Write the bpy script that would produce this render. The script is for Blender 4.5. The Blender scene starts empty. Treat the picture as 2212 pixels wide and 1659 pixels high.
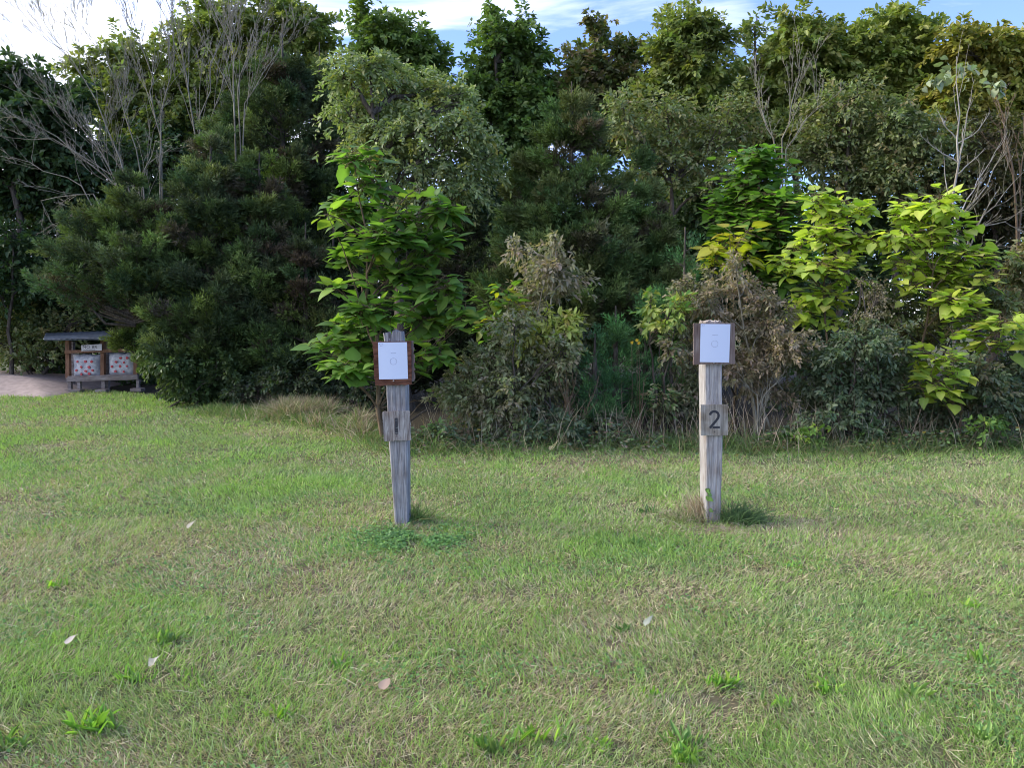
import bpy, math, random
import numpy as np

# ------------------------------------------------------------------ camera, world, sun, exposure
SC = bpy.context.scene
CAM_H, PITCH, F, CX, CY = 1.6, math.radians(4.8), 1733.0, 1106.0, 829.5
cam_d = bpy.data.cameras.new('camera'); cam = bpy.data.objects.new('camera', cam_d)
SC.collection.objects.link(cam); SC.camera = cam
cam.location = (0, 0, CAM_H); cam.rotation_euler = (math.radians(90) - PITCH, 0, 0)
cam_d.sensor_width = 36; cam_d.lens = F / 2212 * 36; cam_d.clip_end = 2000; cam_d.clip_start = .05
SUN_EL, SUN_AZ = math.radians(32), math.radians(-84)      # azimuth clockwise from +Y
sun_d = bpy.data.lights.new('sun', 'SUN'); sun = bpy.data.objects.new('sun', sun_d)
SC.collection.objects.link(sun)
sun_d.energy = 2.1; sun_d.angle = math.radians(24); sun_d.color = (1, .92, .78)
from mathutils import Vector
sdir = Vector((math.cos(SUN_EL) * math.sin(SUN_AZ), math.cos(SUN_EL) * math.cos(SUN_AZ), math.sin(SUN_EL)))
sun.rotation_euler = sdir.to_track_quat('Z', 'Y').to_euler(); sun.location = (-20, 2, 20)

world = bpy.data.worlds.new('World'); SC.world = world; world.use_nodes = True
nt = world.node_tree; nt.nodes.clear()
def N(t, **k):
    n = nt.nodes.new(t)
    for a, b in k.items(): setattr(n, a, b)
    return n
L = lambda a, b: nt.links.new(a, b)
out = N('ShaderNodeOutputWorld'); bg = N('ShaderNodeBackground'); bg.inputs[1].default_value = .15
sky = N('ShaderNodeTexSky', sky_type='NISHITA', sun_disc=False, sun_elevation=SUN_EL, sun_rotation=SUN_AZ % (2 * math.pi))
sky.air_density = 1.0; sky.dust_density = .15; sky.ozone_density = 1.5
tc = N('ShaderNodeTexCoord'); sep = N('ShaderNodeSeparateXYZ'); L(tc.outputs['Generated'], sep.inputs[0])
zz = N('ShaderNodeMath', operation='MAXIMUM'); L(sep.outputs[2], zz.inputs[0]); zz.inputs[1].default_value = .06
dx = N('ShaderNodeMath', operation='DIVIDE'); L(sep.outputs[0], dx.inputs[0]); L(zz.outputs[0], dx.inputs[1])
dy = N('ShaderNodeMath', operation='DIVIDE'); L(sep.outputs[1], dy.inputs[0]); L(zz.outputs[0], dy.inputs[1])
cmb = N('ShaderNodeCombineXYZ'); L(dx.outputs[0], cmb.inputs[0]); L(dy.outputs[0], cmb.inputs[1])
mp = N('ShaderNodeMapping'); L(cmb.outputs[0], mp.inputs[0]); mp.inputs['Scale'].default_value = (.55, 1.1, 1)
mp.inputs['Rotation'].default_value = (0, 0, .5); mp.inputs['Location'].default_value = (3.1, 1.7, 0)
nz = N('ShaderNodeTexNoise'); L(mp.outputs[0], nz.inputs['Vector']); nz.inputs['Scale'].default_value = 1.3
nz.inputs['Detail'].default_value = 7; nz.inputs['Roughness'].default_value = .55; nz.inputs['Distortion'].default_value = .6
bias = N('ShaderNodeMath', operation='MULTIPLY_ADD'); L(sep.outputs[0], bias.inputs[0]); bias.inputs[1].default_value = -.38; L(nz.outputs[0], bias.inputs[2])
cr = N('ShaderNodeValToRGB'); L(bias.outputs[0], cr.inputs[0])
cr.color_ramp.elements[0].position = .45; cr.color_ramp.elements[0].color = (.05, .05, .05, 1)
cr.color_ramp.elements[1].position = .69; cr.color_ramp.elements[1].color = (1, 1, 1, 1)
mixc = N('ShaderNodeMixRGB'); L(cr.outputs[0], mixc.inputs[0])
skm = N('ShaderNodeMixRGB', blend_type='MULTIPLY'); skm.inputs[0].default_value = 1; skm.inputs[2].default_value = (.56, .64, 1.0, 1)
L(sky.outputs[0], skm.inputs[1]); L(skm.outputs[0], mixc.inputs[1]); mixc.inputs[2].default_value = (4.9, 5.15, 6.1, 1)
L(mixc.outputs[0], bg.inputs[0]); L(bg.outputs[0], out.inputs[0])

SC.view_settings.view_transform = 'Standard'; SC.view_settings.look = 'None'
SC.view_settings.exposure = 1.3; SC.view_settings.gamma = 1
SC.cycles.filter_width = 1.0; SC.cycles.max_bounces = 6; SC.cycles.transmission_bounces = 3; SC.cycles.diffuse_bounces = 4

# ------------------------------------------------------------------ helpers
R = np.random.default_rng(7)
ct, st = math.cos(PITCH), math.sin(PITCH)
def at(px, py, Y):
    """world point on the plane y=Y seen at photo position (2212 px wide)"""
    u = (np.asarray(px, float) - CX) / F; v = -(np.asarray(py, float) - CY) / F
    s = Y / (ct + v * st)
    return np.stack([u * s, np.full_like(u * s, Y), CAM_H + (v * ct - st) * s], -1)
def ground_at(px, py):
    u = (px - CX) / F; v = -(py - CY) / F
    s = -CAM_H / (v * ct - st)
    return np.array([u * s, (ct + v * st) * s, 0.])
def norm(a): return a / np.maximum(np.linalg.norm(a, axis=-1, keepdims=True), 1e-9)

_gr = np.random.default_rng(99).random((64, 64))
def vnoise(x, y):
    x = np.asarray(x, float); y = np.asarray(y, float)
    xi = np.floor(x).astype(int); yi = np.floor(y).astype(int); fx = x - xi; fy = y - yi
    fx = fx * fx * (3 - 2 * fx); fy = fy * fy * (3 - 2 * fy)
    g = lambda a, b: _gr[a % 64, b % 64]
    return (g(xi, yi) * (1 - fx) + g(xi + 1, yi) * fx) * (1 - fy) + (g(xi, yi + 1) * (1 - fx) + g(xi + 1, yi + 1) * fx) * fy
def fbm(x, y, s, o=4):
    t = 0; a = .5; w = 0
    for i in range(o):
        t = t + a * vnoise(x / s + 17.3 * i, y / s + 5.1 * i); w += a; a *= .55; s *= .5
    return t / w
def gz(x, y): return (fbm(x, y, 5., 2) - .5) * .035

def raw_mesh(name, V, Fc, mat, col=None, smooth=True, parent=None):
    """V (n,3), Fc (m,k) index array or list of such arrays"""
    if not isinstance(Fc, list): Fc = [Fc]
    me = bpy.data.meshes.new(name)
    V = np.ascontiguousarray(V, np.float32)
    me.vertices.add(len(V)); me.vertices.foreach_set('co', V.ravel())
    idx = np.concatenate([f.ravel() for f in Fc]).astype(np.int32)
    cnt = np.concatenate([np.full(len(f), f.shape[1]) for f in Fc])
    me.loops.add(len(idx)); me.loops.foreach_set('vertex_index', idx)
    me.polygons.add(len(cnt))
    ls = np.zeros(len(cnt), np.int32); ls[1:] = np.cumsum(cnt)[:-1]
    me.polygons.foreach_set('loop_start', ls)
    me.update(calc_edges=True)
    me.polygons.foreach_set('use_smooth', np.full(len(cnt), smooth, bool))
    if col is not None:
        a = me.color_attributes.new('tint', 'FLOAT_COLOR', 'POINT')
        c = np.ones((len(V), 4), np.float32); c[:, :3] = col
        a.data.foreach_set('color', c.ravel())
    me.materials.append(mat); me.validate()
    o = bpy.data.objects.new(name, me); SC.collection.objects.link(o)
    if parent is not None:
        o.parent = parent; o.matrix_parent_inverse = parent_inv(parent)
    return o
def parent_inv(p):
    from mathutils import Matrix
    return Matrix.Translation(-Vector(p.location))
def tag(o, label=None, cat=None, group=None, kind=None):
    if label: o['label'] = label
    if cat: o['category'] = cat
    if group: o['group'] = group
    if kind: o['kind'] = kind
    return o
def thing(name, label, cat, loc, group=None):
    o = bpy.data.objects.new(name, None); SC.collection.objects.link(o)
    o.location = Vector([float(v) for v in loc]); o.empty_display_size = .1
    return tag(o, label, cat, group)

# ------------------------------------------------------------------ materials
def mat_new(name):
    m = bpy.data.materials.new(name); m.use_nodes = True; t = m.node_tree; t.nodes.clear()
    return m, t
def leaf_mat(name, trans=.35, rough=.5, spec=.35, boost=(1.25, 1.45, .55)):
    m, t = mat_new(name); n = t.nodes; l = t.links
    o = n.new('ShaderNodeOutputMaterial'); mx = n.new('ShaderNodeMixShader'); mx.inputs[0].default_value = trans
    p = n.new('ShaderNodeBsdfPrincipled'); p.inputs['Roughness'].default_value = rough; p.inputs['Specular IOR Level'].default_value = spec
    tr = n.new('ShaderNodeBsdfTranslucent'); at_ = n.new('ShaderNodeAttribute'); at_.attribute_name = 'tint'
    ml = n.new('ShaderNodeMixRGB'); ml.blend_type = 'MULTIPLY'; ml.inputs[0].default_value = 1; ml.inputs[2].default_value = (*boost, 1)
    l.new(at_.outputs[0], p.inputs[0]); l.new(at_.outputs[0], ml.inputs[1]); l.new(ml.outputs[0], tr.inputs[0])
    l.new(p.outputs[0], mx.inputs[1]); l.new(tr.outputs[0], mx.inputs[2]); l.new(mx.outputs[0], o.inputs[0])
    return m
def wood_mat(name, c1, c2, grain=(60, 60, 3), rough=.85, bump=.5, c3=None, stain=2.0):
    m, t = mat_new(name); n = t.nodes; l = t.links
    o = n.new('ShaderNodeOutputMaterial'); p = n.new('ShaderNodeBsdfPrincipled'); p.inputs['Roughness'].default_value = rough
    p.inputs['Specular IOR Level'].default_value = .2
    tc = n.new('ShaderNodeTexCoord'); mp = n.new('ShaderNodeMapping'); mp.inputs['Scale'].default_value = grain
    l.new(tc.outputs['Object'], mp.inputs[0])
    a = n.new('ShaderNodeTexNoise'); a.inputs['Scale'].default_value = 1.; a.inputs['Detail'].default_value = 6; a.inputs['Roughness'].default_value = .65; a.inputs['Distortion'].default_value = .8
    l.new(mp.outputs[0], a.inputs['Vector'])
    r = n.new('ShaderNodeValToRGB'); l.new(a.outputs[0], r.inputs[0])
    r.color_ramp.elements[0].position = .38; r.color_ramp.elements[0].color = (*c1, 1)
    r.color_ramp.elements[1].position = .62; r.color_ramp.elements[1].color = (*c2, 1)
    b = n.new('ShaderNodeTexNoise'); b.inputs['Scale'].default_value = stain * 3; b.inputs['Detail'].default_value = 4; l.new(tc.outputs['Object'], b.inputs['Vector'])
    r2 = n.new('ShaderNodeValToRGB'); l.new(b.outputs[0], r2.inputs[0]); r2.color_ramp.elements[0].position = .45; r2.color_ramp.elements[1].position = .7
    mx = n.new('ShaderNodeMixRGB'); l.new(r2.outputs[0], mx.inputs[0]); l.new(r.outputs[0], mx.inputs[1])
    mx2 = n.new('ShaderNodeMixRGB'); mx2.blend_type = 'MULTIPLY'; mx2.inputs[0].default_value = .8; l.new(r.outputs[0], mx2.inputs[1]); mx2.inputs[2].default_value = (*(c3 or (.7, .62, .55)), 1)
    l.new(mx2.outputs[0], mx.inputs[2]); l.new(mx.outputs[0], p.inputs[0])
    bu = n.new('ShaderNodeBump'); bu.inputs['Strength'].default_value = bump; bu.inputs['Distance'].default_value = .006
    l.new(a.outputs[0], bu.inputs['Height']); l.new(bu.outputs[0], p.inputs['Normal']); l.new(p.outputs[0], o.inputs[0])
    return m
def plain_mat(name, c, rough=.7, metal=0., noise=0., scale=20., c2=None):
    m, t = mat_new(name); n = t.nodes; l = t.links
    o = n.new('ShaderNodeOutputMaterial'); p = n.new('ShaderNodeBsdfPrincipled'); p.inputs['Roughness'].default_value = rough; p.inputs['Metallic'].default_value = metal
    tc = n.new('ShaderNodeTexCoord'); a = n.new('ShaderNodeTexNoise'); a.inputs['Scale'].default_value = scale; a.inputs['Detail'].default_value = 5
    l.new(tc.outputs['Object'], a.inputs['Vector'])
    r = n.new('ShaderNodeValToRGB'); l.new(a.outputs[0], r.inputs[0]); c2 = c2 or tuple(v * (1 - noise) for v in c)
    r.color_ramp.elements[0].position = .35; r.color_ramp.elements[0].color = (*c2, 1); r.color_ramp.elements[1].position = .65; r.color_ramp.elements[1].color = (*c, 1)
    l.new(r.outputs[0], p.inputs[0]); l.new(p.outputs[0], o.inputs[0])
    return m
M_leaf = leaf_mat('leaf', .33)
M_big = leaf_mat('broad_leaf', .5, .45, .4)
M_cedar = leaf_mat('cedar_foliage', .15, .7, .15)
M_grass = leaf_mat('grass_blade', .3, .6, .2, (1.15, 1.3, .6))
M_bark = wood_mat('bark', (.05, .042, .034), (.14, .12, .10), (30, 30, 5), bump=.8)
M_dead = wood_mat('dead_bark', (.16, .15, .11), (.34, .32, .26), (30, 30, 4))
M_pale = wood_mat('pale_bark', (.30, .28, .24), (.46, .43, .38), (30, 30, 4))
M_stem = wood_mat('stem_bark', (.10, .07, .045), (.20, .15, .10), (30, 30, 5))
def ground_mat():
    m, t = mat_new('soil_and_thatch'); n = t.nodes; l = t.links
    o = n.new('ShaderNodeOutputMaterial'); p = n.new('ShaderNodeBsdfPrincipled'); p.inputs['Roughness'].default_value = .95; p.inputs['Specular IOR Level'].default_value = .1
    a = n.new('ShaderNodeAttribute'); a.attribute_name = 'tint'; tc = n.new('ShaderNodeTexCoord')
    z = n.new('ShaderNodeTexNoise'); z.inputs['Scale'].default_value = 45; z.inputs['Detail'].default_value = 8; z.inputs['Roughness'].default_value = .7; l.new(tc.outputs['Object'], z.inputs['Vector'])
    r = n.new('ShaderNodeValToRGB'); l.new(z.outputs[0], r.inputs[0]); r.color_ramp.elements[0].position = .3; r.color_ramp.elements[0].color = (.45, .45, .45, 1); r.color_ramp.elements[1].position = .7; r.color_ramp.elements[1].color = (1.3, 1.3, 1.3, 1)
    mx = n.new('ShaderNodeMixRGB'); mx.blend_type = 'MULTIPLY'; mx.inputs[0].default_value = 1; l.new(a.outputs[0], mx.inputs[1]); l.new(r.outputs[0], mx.inputs[2]); l.new(mx.outputs[0], p.inputs[0])
    b = n.new('ShaderNodeBump'); b.inputs['Strength'].default_value = .6; b.inputs['Distance'].default_value = .02; l.new(z.outputs[0], b.inputs['Height']); l.new(b.outputs[0], p.inputs['Normal'])
    l.new(p.outputs[0], o.inputs[0]); return m
M_ground = ground_mat()

# ------------------------------------------------------------------ leaf templates: verts, faces, shade
def T(v, f, s=None):
    v = np.array(v, float); return v, np.array(f), (np.ones(len(v)) if s is None else np.array(s, float))
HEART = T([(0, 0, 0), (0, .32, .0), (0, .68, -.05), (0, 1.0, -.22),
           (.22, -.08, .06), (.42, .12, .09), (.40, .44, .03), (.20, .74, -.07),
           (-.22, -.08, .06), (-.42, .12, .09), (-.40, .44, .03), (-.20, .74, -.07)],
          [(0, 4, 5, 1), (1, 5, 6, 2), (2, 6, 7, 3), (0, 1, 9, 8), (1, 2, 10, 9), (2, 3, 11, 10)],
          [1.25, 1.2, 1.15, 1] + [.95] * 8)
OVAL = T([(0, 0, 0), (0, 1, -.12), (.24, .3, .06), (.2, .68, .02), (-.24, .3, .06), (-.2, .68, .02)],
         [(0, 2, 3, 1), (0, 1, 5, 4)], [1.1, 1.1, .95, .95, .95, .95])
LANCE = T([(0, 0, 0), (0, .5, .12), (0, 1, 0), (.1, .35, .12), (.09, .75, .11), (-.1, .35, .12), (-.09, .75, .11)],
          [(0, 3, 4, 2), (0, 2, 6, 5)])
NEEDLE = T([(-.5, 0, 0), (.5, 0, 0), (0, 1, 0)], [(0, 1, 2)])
BLADE = T([(-.5, 0, 0), (.5, 0, 0), (-.38, .55, .03), (.38, .55, .03), (0, 1, -.12)], [(0, 1, 3), (0, 3, 2), (2, 3, 4)])

def scatter(tmpl, P, D, Nn, size, col, width=None):
    """returns verts, faces, colours for template copies"""
    v, f, s = tmpl; n = len(P); k = len(v)
    D = norm(D); X = norm(np.cross(D, Nn)); Z = np.cross(X, D)
    size = np.broadcast_to(size, (n,)); width = size if width is None else np.broadcast_to(width, (n,))
    zs = R.uniform(.2, 2.4, n)[:, None, None] * (.62 if k > 5 else .6); sk = R.normal(0, .12, n)[:, None, None]
    v = np.broadcast_to(v, (n, k, 3)).copy(); v[:, :, 2:3] *= zs; v[:, :, 0:1] += sk * v[:, :, 1:2] ** 2
    V = (P[:, None] + X[:, None] * (v[:, :, 0:1] * width[:, None, None]) + D[:, None] * (v[:, :, 1:2] * size[:, None, None])
         + Z[:, None] * (v[:, :, 2:3] * size[:, None, None]))
    Fc = f[None] + (np.arange(n) * k)[:, None, None]
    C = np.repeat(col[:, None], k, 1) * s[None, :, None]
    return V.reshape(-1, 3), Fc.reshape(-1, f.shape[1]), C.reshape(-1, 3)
def merge(parts):
    V = []; Fs = {}; C = []; off = 0
    for v, f, c in parts:
        V.append(v); C.append(c); Fs.setdefault(f.shape[1], []).append(f + off); off += len(v)
    return np.concatenate(V), [np.concatenate(x) for x in Fs.values()], np.concatenate(C)
def palette(pal, n, rng, jit=.22):
    cols = np.array([p[:3] for p in pal]); w = np.array([p[3] if len(p) > 3 else 1. for p in pal]); w /= w.sum()
    c = cols[rng.choice(len(cols), n, p=w)]
    return c * (1 + rng.uniform(-jit, jit, (n, 1))) * (1 + rng.uniform(-.07, .07, (n, 3)))

def tubes(lines, sides=6):
    """lines: list of (pts (k,3), radii (k,))"""
    Vs = []; Fs = []; off = 0
    ang = np.linspace(0, 2 * np.pi, sides, endpoint=False)
    for pts, rad in lines:
        pts = np.asarray(pts, float); k = len(pts)
        rad = np.broadcast_to(rad, (k,))
        t = norm(np.gradient(pts, axis=0)); ref = np.array([0., 1., 0.]) if abs(t[0][1]) < .8 else np.array([1., 0, 0])
        a = norm(np.cross(t, ref)); b = np.cross(t, a)
        ring = pts[:, None] + rad[:, None, None] * (np.cos(ang)[None, :, None] * a[:, None] + np.sin(ang)[None, :, None] * b[:, None])
        Vs.append(ring.reshape(-1, 3))
        i = np.arange(k - 1)[:, None] * sides; j = np.arange(sides)[None]; j2 = (j + 1) % sides
        Fs.append((np.stack([i + j, i + j2, i + sides + j2, i + sides + j], -1).reshape(-1, 4)) + off)
        off += k * sides
    return np.concatenate(Vs), np.concatenate(Fs)
def wiggle(p0, p1, n, amp, rng, sag=0.):
    t = np.linspace(0, 1, n)[:, None]; p = p0 * (1 - t) + p1 * t
    L_ = np.linalg.norm(p1 - p0)
    w = rng.normal(0, amp * L_, (n, 3)); w[0] = 0; w[-1] = 0
    p = p + w; p[:, 2] += sag * L_ * np.sin(np.pi * t[:, 0]); return p

# ------------------------------------------------------------------ plants
def px_lobes(lobes, Y, rng, depth=1.):
    C = []; Rr = []
    for (x, y, rx, ry, *dd) in lobes:
        d = dd[0] if dd else rng.uniform(-.35, .35) * depth
        c = at(x, y, Y + d); k = (Y + d) / F
        C.append(c); Rr.append((rx * k, (rx + ry) * .5 * k * .9, ry * k))
    return np.array(C), np.array(Rr)

def leafy(name, label, cat, Y, base, lobes, pal, leaf=OVAL, size=.1, tips=250, per=22, sigma=.16, droop=.35,
          trunk=.09, group=None, mat=None, seed=0, shell=.45, stem_mat=None, aspect=1., tippal=.6, jag=.25, petiole=0, fill=.9, bx_off=0., twigs=14, upn=.8, multistem=1, depth=1., rise=.25, arch=.45, lsc=1.):
    rng = np.random.default_rng(seed + 1000)
    C, Rr = px_lobes(lobes, Y, rng, depth); Rr = Rr * lsc
    gb = at(base, 700, Y)[..., 0]
    root = thing(name, label, cat, (gb, Y, gz(gb, Y)), group)
    w = (Rr[:, 0] * Rr[:, 2]); w = w / w.sum()
    li = rng.choice(len(C), tips, p=w)
    d = norm(rng.normal(size=(tips, 3)))
    r = rng.uniform(shell, 1, (tips, 1)) * (1 + rng.uniform(-jag, jag, (tips, 1)))
    P = C[li] + d * r * Rr[li]
    P[:, 2] = np.maximum(P[:, 2], .05 + rng.random(tips) * .1)
    outw = norm(d * np.array([1, 1, .5]) + np.array([0, 0, .1]))
    # leaves
    n = tips * per; ti = np.repeat(np.arange(tips), per)
    if leaf is HEART:
        off = rng.normal(0, sigma, (n, 3)) * np.array([1, 1, .6])
        lat = norm(off) * np.array([1, 1, 0]) * .7
        LP = P[ti] + off; nj = .22
    else:
        A = norm(outw + norm(rng.normal(size=(tips, 3))) * .75 + np.array([0, 0, rise])); Ls = sigma * rng.uniform(1.6, 3.6, tips)
        t = rng.uniform(-.55, .75, n); lat = norm(np.cross(A[ti], rng.normal(size=(n, 3))))
        off = A[ti] * (t * Ls[ti])[:, None] + lat * (sigma * .34 * rng.random((n, 1)) * (1.1 - t[:, None]))
        off[:, 2] -= np.maximum(t + .2, 0) ** 2 * Ls[ti] * arch; lat = lat * .8 + A[ti] * .5
        LP = P[ti] + off; nj = .42
    LP[:, 2] = np.maximum(LP[:, 2], .02)
    D = norm(outw[ti] * .35 + lat + norm(rng.normal(size=(n, 3))) * np.array([.5, .5, .25]) + np.array([0, 0, -droop]) * rng.uniform(.3, 1.5, (n, 1)))
    Nn = np.array([0, -.12, upn]) + rng.normal(0, nj, (n, 3))
    tcol = palette(pal, tips, rng, .18)[ti]; lcol = palette(pal, n, rng, .2)
    col = tcol * tippal + lcol * (1 - tippal)
    sz = size * rng.uniform(.5 if leaf is HEART else .6, 1.22, n)
    V, Fc, Cc = scatter(leaf, LP, D, Nn, sz, col, sz * aspect)
    raw_mesh('crown', V, Fc, mat or M_leaf, Cc, parent=root)
    # wood
    lines = []
    top = C[np.argmax(C[:, 2])]
    for ms in range(multistem):
        b0 = np.array([gb + (rng.normal(0, .12 * multistem) if ms else 0), Y + (rng.normal(0, .1) if ms else 0), -.05])
        tgt = top if ms == 0 else C[rng.integers(len(C))]
        tr = wiggle(b0, tgt, 9, .012, rng)
        tt = np.linspace(0, 1, 9); lines.append((tr, trunk * (1 - .85 * tt) * (1 if ms == 0 else .7) * (1 + .3 * np.exp(-tt * 20))))
        if ms == 0: T0 = tr
    for k in range(len(C)):
        c = C[k]; hd = np.linalg.norm(c[:2] - T0[:, :2], axis=1)
        hz = np.clip(c[2] - .8 * hd - Rr[k, 2] * .3, T0[1, 2], T0[-1, 2])
        j = int(np.argmin(np.abs(T0[:, 2] - hz.mean())))
        lb = wiggle(T0[j], c, 6, .03, rng, .05); lr = trunk * .38 * np.linspace(1, .35, 6); lines.append((lb, lr))
        own = np.where(li == k)[0]
        for q in own[:twigs]:
            s = lb[rng.integers(2, 6)]; lines.append((wiggle(s, P[q], 4, .05, rng), np.linspace(trunk * .13, .003, 4)))
    if petiole:
        sel = rng.random(n) < 1
        for q in np.where(sel)[0]: lines.append((np.array([P[ti[q]], (P[ti[q]] + LP[q]) / 2 + np.array([0, 0, .02]), LP[q]]), petiole))
    V, Fc = tubes(lines, 5)
    V[:, 2] = np.maximum(V[:, 2], -.1)
    raw_mesh('trunk', V, Fc, stem_mat or M_bark, parent=root)
    return root

def cedar(name, label, Y, cones, pal, limbs=170, plumes=18, needles=26, seed=0, nl=.065, nw=.022, plen=.21, group=None, up=.14, cat='cedar tree', base=None, minz=.1, flare=.35):
    """cones: (px, top_y, bottom_y, half_width_px[, dY]) crown envelopes"""
    rng = np.random.default_rng(seed + 5000)
    gb = at(base if base is not None else cones[0][0], 700, Y)[0]
    root = thing(name, label, cat, (gb, Y, gz(gb, Y)), group)
    wts = np.array([c[3] * (c[2] - c[1]) for c in cones], float); wts /= wts.sum()
    lines = []; PP = []; AA = []; TC = []
    for ci, c in enumerate(cones):
        Yc = Y + (c[4] if len(c) > 4 else 0)
        t_ = at(c[0], c[1], Yc); b_ = at(c[0], c[2], Yc); Rm = c[3] * Yc / F; H = t_[2] - b_[2]
        nl_ = max(8, int(limbs * wts[ci]))
        u = 1 - np.sqrt(rng.random(nl_)) ; u = np.clip(u, 0, 1)      # 0 bottom .. 1 top
        az = rng.uniform(0, 2 * np.pi, nl_)
        prof = (1 - u) ** .75 * (1 - .35 * np.exp(-u * 9)) 
        rad = Rm * np.maximum(prof, .05) * np.where(rng.random(nl_) < .3, rng.uniform(.4, .8, nl_), rng.uniform(.8, 1.18, nl_))
        z = b_[2] + u * H
        end = np.stack([b_[0] + rad * np.cos(az), Yc + rad * .85 * np.sin(az), z + .12 * rad], -1)
        end[:, 2] = np.maximum(end[:, 2], minz)
        sx = b_[0] + (t_[0] - b_[0]) * u
        start = np.stack([sx, np.full(nl_, Yc), np.maximum(z - flare * rad, .1)], -1)
        if c[2] > 770 or ci == 0: lines.append((np.array([[b_[0], Yc, -.05], [(b_[0] + t_[0]) / 2, Yc, t_[2] / 2], [t_[0], Yc, t_[2]]]), np.array([.03 * Rm + .07, .02 * Rm + .04, .01])))
        for i in range(nl_):
            pl = wiggle(start[i], end[i], 5, .03, rng, -.03); lines.append((pl, np.linspace(.012 + .012 * rad[i], .004, 5)))
            m = plumes; t = 1 - rng.random(m) ** 1.3 * .6
            base_ = start[i] * (1 - t[:, None]) + end[i] * t[:, None]
            o = norm(end[i] - start[i]); sp = norm(rng.normal(size=(m, 3))) * np.array([1, 1, .34]) * (.06 + .26 * (1 - t[:, None])) * min(1.2, .35 + rad[i]); sp[:, 2] += .10 * (t - .5) ** 2
            PP.append(base_ + sp); A = norm(o * .8 + norm(sp) * .7 + np.array([0, 0, up]) + rng.normal(0, .28, (m, 3))); AA.append(A)
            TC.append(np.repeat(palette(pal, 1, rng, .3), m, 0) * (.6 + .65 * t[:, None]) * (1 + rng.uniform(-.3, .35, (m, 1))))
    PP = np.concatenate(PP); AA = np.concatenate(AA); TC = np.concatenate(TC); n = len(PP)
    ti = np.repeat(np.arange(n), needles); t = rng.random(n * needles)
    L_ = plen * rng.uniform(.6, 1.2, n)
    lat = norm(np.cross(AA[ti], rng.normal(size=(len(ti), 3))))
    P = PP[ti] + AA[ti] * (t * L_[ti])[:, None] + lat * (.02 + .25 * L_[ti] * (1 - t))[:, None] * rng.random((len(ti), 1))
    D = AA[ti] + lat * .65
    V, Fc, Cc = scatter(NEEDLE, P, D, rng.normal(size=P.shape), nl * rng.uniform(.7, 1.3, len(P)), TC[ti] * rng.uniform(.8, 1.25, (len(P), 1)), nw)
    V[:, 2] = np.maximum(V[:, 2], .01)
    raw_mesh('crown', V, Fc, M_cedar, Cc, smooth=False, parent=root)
    V, Fc = tubes(lines, 5); raw_mesh('trunk', V, Fc, M_bark, parent=root)
    return root

def bare(name, label, cat, Y, base, stems, mat, r0=.05, seed=0, kids=5, depth=3, up=.35, klen=.45, ang=.42, group=None, leaves=None, sub=.8):
    rng = np.random.default_rng(seed + 9000)
    gb = at(base, 700, Y)[0]
    root = thing(name, label, cat, (gb, Y, gz(gb, Y)), group); lines = []
    def side(pts, rad, lv, Ltot):
        if lv <= 0: return
        for q in range(kids + (lv == depth) * 3):
            u = rng.uniform(.25, .97); i = min(int(u * (len(pts) - 1)), len(pts) - 2); f = u * (len(pts) - 1) - i
            p = pts[i] * (1 - f) + pts[i + 1] * f; t = norm(pts[i + 1] - pts[i]); r = rad[i] * .55
            side_ = norm(np.cross(t, rng.normal(size=3)))
            d = norm(t * math.cos(ang) + side_ * math.sin(ang) + np.array([0, 0, up])); L_ = Ltot * klen * rng.uniform(.5, 1.1) * (1.15 - u * .6)
            k = 5; pl = [p]
            for _ in range(k):
                d = norm(d + rng.normal(0, .11, 3) + np.array([0, 0, up * .12])); pl.append(pl[-1] + d * L_ / k)
            pl = np.array(pl); rr = np.linspace(max(r * .85, .0036), .0018, k + 1); lines.append((pl, rr)); side(pl, rr, lv - 1, L_)
    for s in stems:
        pts = np.array([at(x, y, Y + (d[0] if d else 0)) for (x, y, *d) in s]); k = 10; rs = r0 if s is stems[0] else r0 * sub
        tt = np.linspace(0, len(pts) - 1, k); i = np.minimum(tt.astype(int), len(pts) - 2); f = (tt - i)[:, None]
        p = pts[i] * (1 - f) + pts[i + 1] * f; Lt = np.linalg.norm(np.diff(p, axis=0), axis=1).sum()
        p[1:-1] += rng.normal(0, .006 * Lt, (k - 2, 3)); rr = np.linspace(rs, rs * .14, k); lines.append((p, rr)); side(p, rr, depth, Lt)
    V, Fc = tubes(lines, 5); V[:, 2] = np.maximum(V[:, 2], -.05)
    raw_mesh('trunk', V, Fc, mat, parent=root)
    if leaves:
        lob, n, sz, pal = leaves; C, Rr = px_lobes(lob, Y, rng); li = rng.integers(0, len(C), n)
        P = C[li] + rng.normal(0, .45, (n, 3)) * Rr[li]; D = norm(rng.normal(size=(n, 3)) + np.array([0, 0, -.5]))
        V, Fc, Cc = scatter(HEART, P, D, np.array([0, 0, 1.]) + rng.normal(0, .5, (n, 3)), sz * rng.uniform(.7, 1.2, n), palette(pal, n, rng))
        raw_mesh('crown', V, Fc, M_leaf, Cc, parent=root)
    return root

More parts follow.
